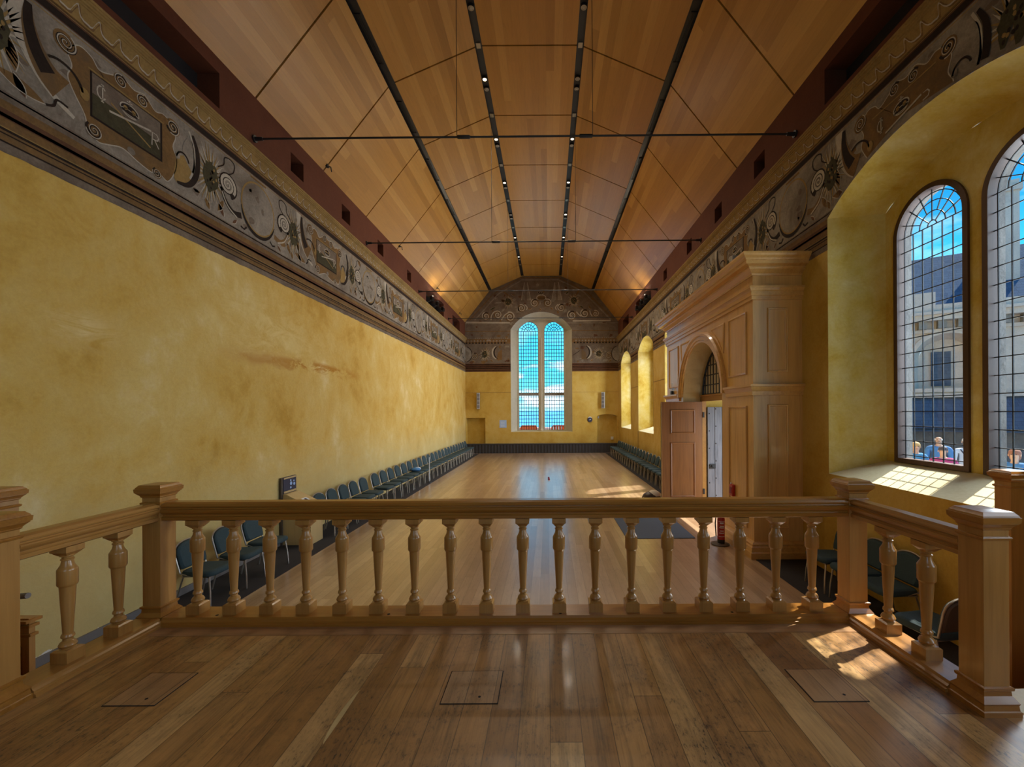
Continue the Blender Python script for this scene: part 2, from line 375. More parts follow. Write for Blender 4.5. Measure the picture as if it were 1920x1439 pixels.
def strip(mb, mp, u0, u1, zlo, zhi, ops=(), m=0, w=0.0, du=3.0, topf=None, extra=()):
    us = {u0, u1}
    for o in ops:
        for i in range(25): us.add(o.c - o.hw + 2 * o.hw * i / 24)
    for e in extra: us.add(e)
    k = int((u1 - u0) / du)
    for i in range(1, k + 1): us.add(u0 + (u1 - u0) * i / (k + 1))
    us = sorted(x for x in us if u0 - 1e-6 <= x <= u1 + 1e-6)
    for a, b in zip(us, us[1:]):
        if b - a < 1e-5: continue
        ta, tb = (topf(a), topf(b)) if topf else (zhi, zhi)
        hit = [o for o in ops if abs((a + b) / 2 - o.c) < o.hw]
        def q(la, lb, ha, hb):
            if ha - la > 1e-4 or hb - lb > 1e-4: mb.face([mp(a, la, w), mp(b, lb, w), mp(b, max(hb, lb), w), mp(a, max(ha, la), w)], m)
        if not hit: q(zlo, zlo, ta, tb); continue
        hit.sort(key=lambda o: o.sill); la = lb = zlo
        for o in hit:
            if o.sill > max(la, lb): q(la, lb, min(o.sill, ta), min(o.sill, tb))
            la, lb = max(la, o.arch(a)), max(lb, o.arch(b))
        q(la, lb, ta, tb)

def reveal(mb, mp, o1, o2, w1, w2, m=0, msill=1, n=20):
    c1, c2 = o1.contour(0, n), o2.contour(0, n)
    for i in range(len(c1) - 1):
        mb.face([mp(*c1[i], w1), mp(*c1[i + 1], w1), mp(*c2[i + 1], w2), mp(*c2[i], w2)], m)
    mb.face([mp(*c1[0], w1), mp(*c2[0], w2), mp(*c2[-1], w2), mp(*c1[-1], w1)], msill)

def ring(mb, mp, o, off0, off1, w0, w1, m=0, n=20):
    """a frame bar that follows an opening's outline"""
    a, b = o.contour(off0, n), o.contour(off1, n)
    a2 = [mp(*p, w0) for p in a]; b2 = [mp(*p, w0) for p in b]; b3 = [mp(*p, w1) for p in b]; a3 = [mp(*p, w1) for p in a]
    mb.grid([a2, b2, b3, a3], m, close_u=True, close_v=True)

def bar(mb, mp, p, q, t, w0, w1, m=0):
    (a, b), (c, d) = p, q; L = math.hypot(c - a, d - b) or 1e-6; nx, ny = -(d - b) / L * t / 2, (c - a) / L * t / 2
    pts = [(a + nx, b + ny), (c + nx, d + ny), (c - nx, d - ny), (a - nx, b - ny)]
    mb.loft([[mp(*x, w0) for x in pts], [mp(*x, w1) for x in pts]], m)

def lattice(mb, mp, o, off, cols, row, t, w0, w1, border=0.045):
    """leaded lights: bordered grid below, rings and rays in the round head"""
    hw = o.hw - off; c = o.c; z0 = o.sill + off; zs = o.spring
    hb = hw - border; bars = []
    for i in range(cols + 1):
        u = c - hb + 2 * hb * i / cols; bars.append(((u, z0), (u, zs)))
    k = max(1, round((zs - z0 - border) / row))
    for i in range(k + 1):
        z = z0 + border + (zs - z0 - border) * i / k; bars.append(((c - hw, z), (c + hw, z)))
    for fr in ((1 - border / hw), 0.68, 0.40, 0.14):
        r = hw * fr; n = 14
        for i in range(n):
            a, b = pi * i / n, pi * (i + 1) / n; bars.append(((c + r * cos(a), zs + r * sin(a)), (c + r * cos(b), zs + r * sin(b))))
    for i in range(1, 8):
        a = pi * i / 8; r0 = 0.40 if i % 2 else 0.14
        bars.append(((c + hw * r0 * cos(a), zs + hw * r0 * sin(a)), (c + hw * cos(a), zs + hw * sin(a))))
    for p, q in bars: bar(mb, mp, p, q, t, w0, w1)
SPOT_W, DAY_W, UP_W, EXPO = 165, 320, 45, 0.47
# ------------------------------------------------------------------ openings
W1 = Op(4.85, 1.68, 0.60, 4.60, 0.53)
WR = [Op(c, 1.46, 0.63, 4.47, 0.50) for c in (0.1, 14.2, 18.85, 23.6)]
DOOR = Op(9.72, 1.36, ZF - 0.02, 1.95, 1.30)
ROPS = [W1] + WR + [DOOR]
WF = Op(-0.41, 1.915, 0.33, 6.73, 1.10)
NICH = [Op(-4.54, 0.60, ZF - 0.01, 1.23, 0.0), Op(3.68, 0.62, ZF - 0.01, 1.30, 0.11)]
def gable(x):
    d = x - XC
    for (a, za), (b, zb) in zip(PROF, PROF[1:]):
        if a - 1e-6 <= d <= b + 1e-6: return za + (zb - za) * (d - a) / (b - a)
    return ZT

# ------------------------------------------------------------------ floors, stage
mb = MB(); mb.box(XL - 0.02, XR + 1.9, YB, YF + 0.3, ZF - 0.12, ZF)
struct(mb.build('floor', 'hall', smooth=0), 'polished oak board floor of the long hall below the stage', 'floor')
mb = MB()
mb.box(XL, XR, YB, 2.15, -0.10, 0.0); mb.box(-3.13, 2.46, 2.15, 3.33, -0.10, -0.0005)
mb.box(2.46, XR, 2.15, 2.36, -0.10, -0.0007)
stage = struct(mb.build('stage_floor', 'stage', smooth=0), 'worn oak board floor of the raised stage in front', 'stage floor')
mb = MB()
mb.box(XL, -3.15, 2.02, 2.12, ZF, -0.1); mb.box(2.46, XR, 2.22, 2.32, ZF, -0.1); mb.box(-3.12, 2.45, 3.22, 3.30, ZF, -0.1)
mb.box(-3.12, -3.04, 2.05, 3.25, ZF, -0.1); mb.box(2.37, 2.45, 2.22, 3.25, ZF, -0.1)
mb.build('stage_front', 'oakx', stage, smooth=0)
mb = MB(); mb.box(-3.0, 2.4, 2.99, 3.13, 0.0, 0.0025); mb.build('border_board', 'stagex', stage, smooth=0)
mb = MB(); mb.box(2.44, XR, 2.18, 2.37, 0.0, 0.004); mb.build('step_nosing', 'ply', stage, smooth=0)
hprot = None
for x0, x1 in ((-2.45, -2.17), (-0.60, -0.29), (1.45, 1.745)):
    mb = MB(); mb.box(x0, x1, 2.28, 2.56, 0.0, 0.0035)
    h = mb.build('floor_hatch', 'hatch', stage, smooth=0); h['label'] = 'square lift-out hatch with a finger hole'
    mb = MB(); g = 0.005
    mb.box(x0 - g, x1 + g, 2.28 - g, 2.28, 0, 0.002); mb.box(x0 - g, x1 + g, 2.56, 2.56 + g, 0, 0.002)
    mb.box(x0 - g, x0, 2.28, 2.56, 0, 0.002); mb.box(x1, x1 + g, 2.28, 2.56, 0, 0.002)
    mb.build('joint', 'hole', h, smooth=0)
    mb = MB(); mb.lathe(((x0 + x1) / 2 + 0.05, 2.33, 0), [(0.0035, 0.008), (0.0042, 0.008)], 12); mb.build('finger_hole', 'hole', h)
mb = MB(); n = 14; A = [(-1.095 + 0.004 * sin(pi * i / n), 2.0 + 0.40 * i / n) for i in range(n + 1)]
for a, b, i in zip(A, A[1:], range(n)):
    wa, wb = 0.030 * sin(pi * i / n) ** 0.7, 0.030 * max(0.0, sin(pi * (i + 1) / n)) ** 0.7
    mb.face([(a[0] - wa, a[1], 0.0012), (a[0], a[1], 0.0012), (b[0], b[1], 0.0012), (b[0] - wb, b[1], 0.0012)])
o = mb.build('pale_repair', 'ply', stage, smooth=0); o['label'] = 'pale sliver of wood let into a board'
# stair flights down from the stage at both sides
for sx, (xa, xb, y0) in enumerate(((XL, -3.14, 2.13), (2.47, XR, 2.33))):
    mb = MB()
    for i in range(5): mb.box(xa, xb, y0 + 0.24 * i, y0 + 0.24 * (i + 1), ZF, -0.16 * (i + 1))
    struct(mb.build('stair_flight', 'oakx', smooth=0), ('oak steps down from the stage beside the left wall', 'oak steps down from the stage beside the right wall')[sx], 'steps')

# ------------------------------------------------------------------ long walls
HOLES = [(8.62, 0.22, 6.5, 6.88), (10.7, 0.22, 6.5, 6.88), (12.9, 0.22, 6.5, 6.88), (15.55, 0.22, 6.5, 6.88), (19.2, 1.5, 6.3, 6.98), (23.5, 0.9, 6.3, 6.9), (4.0, 2.58, 6.42, 6.98)]
HOPS = [Op(c, h, a, b, 0) for c, h, a, b in HOLES]
def recesses(mb, mp, m):
    for o in HOPS:
        q = o.contour(0)
        for i in range(4): mb.face([mp(*q[i], 0), mp(*q[(i + 1) % 4], 0), mp(*q[(i + 1) % 4], 0.35), mp(*q[i], 0.35)], m if i != 1 else m)
        mb.face([mp(*p, 0.35) for p in q], m + 1)
mb = MB()
strip(mb, mapL, YB, YF, ZF, 6.2, (), 0)
strip(mb, mapL, YB, YF, 6.2, ZT + 0.1, HOPS, 1); recesses(mb, mapL, 1)
wallL = struct(mb.build('wall_left', ['wallL', 'red', 'hole'], smooth=0), 'long ochre wall without windows at left', 'wall')
mb = MB()
strip(mb, mapR, YB, YF, ZF, 6.2, ROPS, 0)
strip(mb, mapR, YB, YF, 6.2, ZT + 0.1, HOPS, 1); recesses(mb, mapR, 1)
wallR = struct(mb.build('wall_right', ['wall', 'red', 'hole'], smooth=0), 'long ochre wall with deep arched window bays at right', 'wall')
mb = MB()
strip(mb, mapF, XL, XR, ZF, 0, [WF] + NICH, 0, topf=lambda x: gable(x) + 0.22, extra=[XC + p[0] for p in PROF])
for o in NICH:
    inn = Op(o.c, o.hw - 0.03, o.sill, o.spring - 0.02, o.rise)
    reveal(mb, mapF, o, inn, 0, 0.3, 0, 0)
    strip(mb, mapF, o.c - o.hw, o.c + o.hw, ZF, 0, (), 0, w=0.3, extra=[o.c + o.hw * (i / 12 - 1) for i in range(25)], topf=inn.arch if o.rise == 0 else (lambda u, i=inn: i.arch(u)))
wallF = struct(mb.build('wall_far', 'wall', smooth=0), 'far end wall with a tall arched window and painted gable', 'wall')
def mapB(u, z, w=0.0): return (u, YB - w, z)
WB = Op(XC + 0.4, 1.9, 0.95, 5.2, 1.0)  # opening added in the unseen end wall to let fill light in from behind
mb = MB(); strip(mb, mapB, XL, XR, ZF, 0, [WB], 0, topf=lambda x: gable(x) + 0.22, extra=[XC + p[0] for p in PROF])
struct(mb.build('wall_back', 'wall', smooth=0), 'end wall behind the stage', 'wall')
# fine horizontal joints in the plaster
mb = MB()
mb.box(XL + 0.05, -2.33, YF - 0.006, YF, 2.79, 2.81); mb.box(1.51, XR, YF - 0.006, YF, 2.79, 2.81)
mb.build('plaster_joint', 'p_ochre', wallF, smooth=0)
mb = MB()
for a, b in ((20.33, 22.12), (15.68, 17.37)): mb.box(XR - 0.006, XR, a, b, 2.79, 2.815)
mb.box(XR - 0.02, XR, 20.36, 20.40, ZF + 0.3, 0.62)
mb.build('plaster_joint', 'p_ochre', wallR, smooth=0)

# ------------------------------------------------------------------ painted friezes
PM = ['p_base', 'p_grey', 'p_white', 'p_dark', 'p_brown', 'p_ochre', 'p_green', 'p_rust']
BASE, GREY, WHITE, DARK, BROWN, OCHRE, GREEN, RUST = range(8)
class Paint:
    def __init__(s, mp, ops=()): s.mb = MB(); s.mp = mp; s.ops = ops; s.T = (0, 0, 1, 1)
    def at(s, u, z, sx=1, sc=1.0): s.T = (u, z, sx, sc); return s
    def tr(s, p): u, z, sx, sc = s.T; return (u + p[0] * sx * sc, z + p[1] * sc)
    def ok(s, pts): return not any(o.hit(u, z, 0.02) for o in s.ops for u, z in pts)
    def raw(s, pts, m, lay):
        if s.ok(pts): s.mb.face([s.mp(u, z, -0.0016 * lay) for u, z in pts], m)
    def fill(s, pts, m, lay=2): s.raw([s.tr(p) for p in pts], m, lay)
    def blob(s, c, rx, ry, m, lay=2, n=20, j=0.0, rot=0.0):
        cc = s.tr(c); pts = []
        for i in range(n):
            a = 2 * pi * i / n; k = 1 + j * random.uniform(-1, 1); x, y = rx * k * cos(a), ry * k * sin(a)
            pts.append(s.tr((c[0] + x * cos(rot) - y * sin(rot), c[1] + x * sin(rot) + y * cos(rot))))
        for i in range(n): s.raw([cc, pts[i], pts[(i + 1) % n]], m, lay)
    def stroke(s, pts, w, m, lay=4):
        pts = [s.tr(p) for p in pts]; n = len(pts); L = []; k = s.T[3]
        for i, p in enumerate(pts):
            a, b = pts[max(0, i - 1)], pts[min(n - 1, i + 1)]; dx, dy = b[0] - a[0], b[1] - a[1]; d = math.hypot(dx, dy) or 1e-6
            ww = (w(i / max(1, n - 1)) if callable(w) else w) * 0.5 * k
            L.append(((p[0] - dy / d * ww, p[1] + dx / d * ww), (p[0] + dy / d * ww, p[1] - dx / d * ww)))
        for a, b in zip(L, L[1:]): s.raw([a[0], b[0], b[1], a[1]], m, lay)
    def smooth(s, pts, closed=False, k=5):
        n = len(pts); out = []
        g = (lambda i: pts[i % n]) if closed else (lambda i: pts[max(0, min(n - 1, i))])
        for i in range(n if closed else n - 1):
            p0, p1, p2, p3 = g(i - 1), g(i), g(i + 1), g(i + 2)
            for j in range(k):
                t = j / k
                out.append(tuple(0.5 * (2 * p1[a] + (p2[a] - p0[a]) * t + (2 * p0[a] - 5 * p1[a] + 4 * p2[a] - p3[a]) * t * t + (3 * p1[a] - p0[a] - 3 * p2[a] + p3[a]) * t ** 3) for a in (0, 1)))
        return out if closed else out + [pts[-1]]
    def curve(s, pts, w, m, lay=4): s.stroke(s.smooth(pts), w, m, lay)
    def arc(s, c, rx, ry, a0, a1, w, m, lay=4, n=18):
        s.stroke([(c[0] + rx * cos(a0 + (a1 - a0) * i / n), c[1] + ry * sin(a0 + (a1 - a0) * i / n)) for i in range(n + 1)], w, m, lay)
    def spiral(s, c, r, turns, a0, w, m, lay=4, n=40, d=1):
        s.stroke([(c[0] + r * (1 - i / n * 0.93) * cos(a0 + d * 2 * pi * turns * i / n), c[1] + r * (1 - i / n * 0.93) * sin(a0 + d * 2 * pi * turns * i / n)) for i in range(n + 1)], lambda t: w * (1 - 0.55 * t), m, lay)
    def scroll(s, c, r, a0=0.0, d=1, two=True):
        s.blob(c, r * 1.12, r * 1.12, BROWN, 3, 20)
        s.spiral(c, r, 2.2, a0, r * 0.30, DARK, 4, d=d)
        if two: s.spiral(c, r * 1.06, 2.2, a0 + 0.9, r * 0.14, WHITE, 5, d=d)
    def flower(s, c, rx, ry, ray=2.0):
        for k in range(46):
            a = 2 * pi * k / 46 + random.uniform(-0.06, 0.06); q = ray * random.uniform(0.8, 1.15); b = a + random.uniform(-0.12, 0.12)
            s.stroke([(c[0] + rx * 0.7 * cos(a), c[1] + ry * 0.7 * sin(a)), (c[0] + rx * q * cos(b), c[1] + ry * q * sin(b))], lambda t: rx * 0.22 * (1.05 - t), WHITE if k % 2 else OCHRE, 3)
        s.blob(c, rx * 0.98, ry, GREEN, 5, 26, 0.12)
        for k in range(16):
            a = random.uniform(0, 2 * pi); q = random.uniform(0.1, 0.8)
            s.blob((c[0] + rx * q * cos(a), c[1] + ry * q * sin(a)), rx * 0.13, ry * 0.11, DARK if k % 3 else OCHRE, 6, 6, 0.2)
    def leaf(s, p, q, w, m=BROWN):
        n = 8; dx, dy = q[0] - p[0], q[1] - p[1]; d = math.hypot(dx, dy); A, B = [], []
        for i in range(n + 1):
            t = i / n; k = w * 0.5 * sin(pi * min(1, t ** 0.7)) * (0.35 + 0.9 * t) ; x, y = p[0] + dx * t, p[1] + dy * t
            A.append((x - dy / d * k, y + dx / d * k)); B.append((x + dy / d * k, y - dx / d * k))
        for i in range(n): s.fill([A[i], A[i + 1], B[i + 1], B[i]], m, 3)
        s.stroke(A, 0.010, WHITE, 4)
    def band(s, u0, u1, z0, z1, m, lay=1): strip(s.mb, s.mp, u0, u1, z0, z1, s.ops, m, w=-0.0016 * lay, du=1.0)
    def text_stroke(s, polys, c, h, w=0.018):
        for poly in polys: s.stroke([(c[0] + x * h, c[1] + y * h) for x, y in poly], w, WHITE, 6)

LET_C = [[(0.62 + -0.02, 0.80), (0.45, 0.97), (0.22, 0.92), (0.08, 0.70), (0.05, 0.45), (0.12, 0.2), (0.3, 0.05), (0.5, 0.1), (0.62, 0.25)], [(0.42, 1.1), (0.42, -0.1)], [(0.32, 1.1), (0.52, 1.1)], [(0.32, -0.1), (0.52, -0.1)]]
LET_R = [[(0.05, 0), (0.1, 1.0), (0.45, 1.0), (0.6, 0.8), (0.5, 0.55), (0.1, 0.5)], [(0.28, 0.5), (0.62, 0.0)]]

def cartouche(P, u, z, f):
    """strapwork frame with a dark tablet: letters, crown and crossed sceptres; f = +1 when u runs to the viewer's right"""
    P.at(u, z, f)
    # strapwork body
    up = [(-0.62, 0.16), (-0.66, 0.30), (-0.55, 0.44), (-0.42, 0.42), (-0.34, 0.34), (-0.20, 0.40), (-0.08, 0.47), (0.06, 0.42), (0.20, 0.46), (0.34, 0.36), (0.46, 0.40), (0.60, 0.34), (0.64, 0.20), (0.60, 0.05)]
    dn = [(0.66, -0.10), (0.62, -0.30), (0.52, -0.47), (0.40, -0.44), (0.28, -0.48), (0.10, -0.45), (-0.08, -0.40), (-0.24, -0.46), (-0.36, -0.50), (-0.46, -0.42), (-0.50, -0.28), (-0.60, -0.12), (-0.66, 0.02)]
    allp = P.smooth(up + dn, True); n = len(allp)
    for i in range(n): P.fill([(0, 0), allp[i], allp[(i + 1) % n]], BROWN, 2)
    P.stroke(allp + allp[:1], 0.013, WHITE, 3)
    # tablet
    P.fill([(-0.44, -0.26), (0.44, -0.26), (0.44, 0.26), (-0.44, 0.26)], DARK, 3)
    P.fill([(-0.42, -0.235), (0.41, -0.235), (0.41, 0.25), (-0.42, 0.25)], BASE, 4)
    P.fill([(-0.42, -0.235), (0.41, -0.235), (0.41, -0.02), (-0.42, 0.02)], GREEN, 5)
    P.stroke([(-0.46, 0.275), (0.46, 0.275)], 0.016, OCHRE, 5)
    P.text_stroke(LET_C, (-0.38, 0.01), 0.16, 0.015); P.text_stroke(LET_R, (0.28, -0.12), 0.17, 0.015)
    # crown over two crossed sceptres
    P.blob((0.0, 0.11), 0.105, 0.065, DARK, 6, 18)
    P.arc((0, 0.11), 0.115, 0.075, 0, 2 * pi, 0.014, WHITE, 7); P.arc((0, 0.085), 0.11, 0.03, 0, 2 * pi, 0.010, WHITE, 7)
    for a in (-0.05, 0.05): P.blob((a, 0.12), 0.028, 0.028, OCHRE, 7, 8)
    P.stroke([(0, 0.17), (0, 0.24)], 0.016, WHITE, 7); P.stroke([(-0.035, 0.21), (0.035, 0.21)], 0.012, WHITE, 7)
    P.stroke([(-0.24, -0.06), (0.28, 0.05)], 0.024, WHITE, 7); P.stroke([(-0.22, 0.05), (0.27, -0.17)], 0.018, OCHRE, 6)
    # curled straps
    P.scroll((-0.10, 0.40), 0.075, 0.5, 1); P.scroll((0.17, 0.36), 0.075, 0.5, 1)
    P.scroll((-0.40, -0.40), 0.085, 2.4, 1); P.scroll((0.36, -0.45), 0.060, 2.0, 1)
    P.scroll((-0.68, 0.36), 0.10, 0.2, -1); P.scroll((0.60, 0.32), 0.095, 3.4, 1)
    P.blob((0.02, -0.37), 0.05, 0.045, GREY, 5, 14)
    # the two great horn-shaped leaves at the ends
    hl = [(-1.10, 0.52), (-1.10, 0.30), (-1.04, 0.05), (-0.92, -0.16), (-0.78, -0.30), (-0.60, -0.40)]
    P.curve(hl, lambda t: 0.15 * (1 - 0.8 * t) + 0.01, WHITE, 3)
    hd = [(-1.00, 0.48), (-1.00, 0.28), (-0.94, 0.06), (-0.84, -0.10), (-0.72, -0.18)]
    P.curve(hd, lambda t: 0.05 + 0.26 * t, BROWN, 4)
    P.curve(hd[:4], lambda t: 0.06 + 0.09 * t, DARK, 5)
    P.arc((-0.72, -0.08), 0.20, 0.20, 2.2, 0.1, 0.026, DARK, 6); P.blob((-0.50, -0.06), 0.05, 0.07, OCHRE, 6, 12)
    hr = [(0.92, 0.42), (1.00, 0.22), (1.00, -0.04), (0.93, -0.24), (0.82, -0.36), (0.66, -0.40)]
    P.fill(P.smooth([(0.62, -0.38), (0.80, -0.36), (0.93, -0.22), (0.965, 0.0), (0.92, 0.22), (0.80, 0.06), (0.66, -0.06)], True), OCHRE, 3)
    P.fill(P.smooth([(0.76, 0.06), (0.94, -0.14), (0.94, 0.2), (0.88, 0.34), (0.78, 0.24)], True), GREY, 4)
    P.curve([(0.86, 0.44)] + [(x - 0.06, y) for x, y in hr[1:4]], 0.03, WHITE, 4)
    P.curve(hr, lambda t: 0.035 + 0.05 * sin(pi * t), DARK, 5)
    P.arc((0.75, -0.06), 0.10, 0.12, 3.0, 0.2, 0.024, DARK, 6); P.blob((0.67, -0.02), 0.035, 0.05, GREY, 6, 12)
    # a loose tendril and a brown leaf
    P.leaf((-0.86, -0.44), (-1.26, -0.36), 0.16); P.curve([(-0.86, -0.44), (-0.79, -0.40), (-0.76, -0.32), (-0.66, -0.33)], 0.024, DARK, 5)
    P.leaf((-1.16, 0.02), (-1.10, -0.30), 0.13)

def oval_group(P, u, z, f):
    P.at(u, z, f)
    P.blob((0, 0), 0.43, 0.46, OCHRE, 3, 40); P.blob((0.0, 0.0), 0.40, 0.43, GREY, 4, 40)
    for k in range(9): P.blob((random.uniform(-0.25, 0.25), random.uniform(-0.3, 0.3)), random.uniform(0.03, 0.09), random.uniform(0.03, 0.07), BASE if k % 2 else GREY, 5, 9, 0.3)
    P.arc((0.0, -0.03), 0.43, 0.46, 3.3, 6.0, lambda t: 0.012 + 0.05 * sin(pi * t), DARK, 6)
    for sgn in (-1, 1):
        c = (sgn * 0.72, 0.06); 
        P.blob(c, 0.19, 0.19, GREY, 3, 20); P.spiral(c, 0.185, 2.6, -1.2 if sgn < 0 else 4.3, 0.075, DARK, 4, d=-sgn); P.spiral(c, 0.165, 2.6, -0.7 if sgn < 0 else 3.8, 0.05, WHITE, 5, d=-sgn)
        P.curve([(sgn * 0.86, -0.04), (sgn * 0.76, -0.22), (sgn * 0.60, -0.33), (sgn * 0.42, -0.30)], lambda t: 0.05 + 0.05 * t, DARK if sgn < 0 else BROWN, 3)
        P.curve([(sgn * 0.84, -0.10), (sgn * 0.72, -0.28), (sgn * 0.52, -0.38)], 0.024, WHITE, 4)
        P.curve([(sgn * 0.70, 0.24), (sgn * 0.60, 0.32), (sgn * 0.57, 0.45), (sgn * 0.66, 0.50), (sgn * 0.78, 0.46), (sgn * 0.80, 0.34), (sgn * 0.92, 0.24)], 0.018, DARK, 4)
        P.leaf((sgn * 0.80, -0.24), (sgn * 0.92, -0.46), 0.12); P.leaf((sgn * 0.52, -0.42), (sgn * 0.62, -0.52), 0.07, RUST)
        P.stroke([(sgn * 0.30, -0.44), (sgn * 0.36, -0.50), (sgn * 0.44, -0.48)], 0.03, DARK, 4)
    P.stroke([(-0.2, 0.50), (0.2, 0.50)], 0.03, BROWN, 3)

def long_frieze(mp, ops, f, name, parent):
    P = Paint(mp, ops); y0, y1 = 0.0, YF - 0.005
    P.band(y0, y1, 4.11, 4.69, BROWN, 1); P.band(y0, y1, 4.69, 5.79, GREY, 1); P.band(y0, y1, 5.79, 5.93, RUST, 1)
    P.band(y0, y1, 4.11, 4.20, BASE, 2)
    for a, b, m in ((4.195, 4.212, DARK), (4.275, 4.288, DARK), (4.31, 4.335, DARK), (4.335, 4.345, OCHRE), (4.43, 4.52, RUST), (4.44, 4.475, DARK), (4.60, 4.69, BASE), (4.655, 4.672, DARK),
                    (5.755, 5.766, OCHRE), (5.80, 5.885, DARK), (5.905, 5.915, OCHRE)): P.band(y0, y1, a, b, m, 3)
    # ragged lower edge of the painted band
    y = y0
    while y < y1 - 0.4:
        w = random.uniform(0.15, 0.5); P.at(0, 0); P.fill([(y, 4.112), (y + w * 0.5, 4.112 - random.uniform(0.003, 0.014)), (y + w, 4.112)], BASE, 1); y += w
    for k in range(6):
        c = 0.55 + 4.6 * k
        if f > 0 or True:
            cartouche(P, c, 5.24, f); 
            if c + 2.3 < YF: oval_group(P, c + 2.3, 5.24, f)
            for s in (-1.28, 1.24):
                u = c + s * f
                if 0.3 < u < YF - 0.5:
                    P.at(u, 5.22, f); P.flower((0, 0.02), 0.14, 0.23, 2.05); P.leaf((-0.10, -0.34), (-0.02, -0.50), 0.10); P.leaf((0.16, -0.30), (0.26, -0.48), 0.10, RUST)
    # soft weathering marks
    for k in range(120):
        P.at(random.uniform(0.3, YF - 0.3), random.uniform(4.8, 5.7)); P.blob((0, 0), random.uniform(0.02, 0.10), random.uniform(0.02, 0.06), random.choice([BASE, GREY, BASE, BROWN]), 1.5, 9, 0.35)
    return P.mb.build(name, PM, parent, smooth=0, recalc=False)
long_frieze(mapL, (), 1, 'painted_frieze', wallL)
long_frieze(mapR, ROPS, -1, 'painted_frieze', wallR)

# moulded and painted head of the frieze: sloping face with a running wave, then three fillets
def cornice(mp, name, parent, f):
    mb = MB(); y0, y1 = 0.0, YF - 0.002
    prof = [(0.0, 5.93), (0.02, 5.93), (0.02, 5.95), (0.075, 6.095), (0.085, 6.10), (0.085, 6.118), (0.10, 6.125), (0.10, 6.148), (0.113, 6.154), (0.113, 6.178), (0.125, 6.184), (0.125, 6.215), (0.0, 6.215)]
    mb.loft([[mp(y, z, -a) for a, z in prof] for y in (y0, y1)], 5)
    sl = lambda z: 0.02 + (z - 5.95) * 0.379
    y = y0 + 0.05
    while y < y1 - 0.25:
        q = lambda a, z, e: mp(y + (a if f > 0 else 0.22 - a), z, -(sl(z) + e))
        pts = [(0.0, 5.972), (0.025, 5.968), (0.045, 5.978), (0.058, 6.03), (0.072, 6.068), (0.086, 6.078), (0.098, 6.06), (0.115, 6.02), (0.14, 5.99), (0.175, 5.975), (0.22, 5.972)]
        for e, w, m, dy, dz in ((0.003, 0.016, 2, 0, 0), (0.002, 0.03, 4, 0.018, -0.012)):
            for a, b in zip(pts, pts[1:]):
                mb.face([q(a[0] + dy, a[1] + w / 2 + dz, e), q(b[0] + dy, b[1] + w / 2 + dz, e), q(b[0] + dy, b[1] - w / 2 + dz, e), q(a[0] + dy, a[1] - w / 2 + dz, e)], m)
        y += 0.22
    return mb.build(name, PM, parent, smooth=0, recalc=False)
cornice(mapL, 'cornice', wallL, 1); cornice(mapR, 'cornice', wallR, -1)

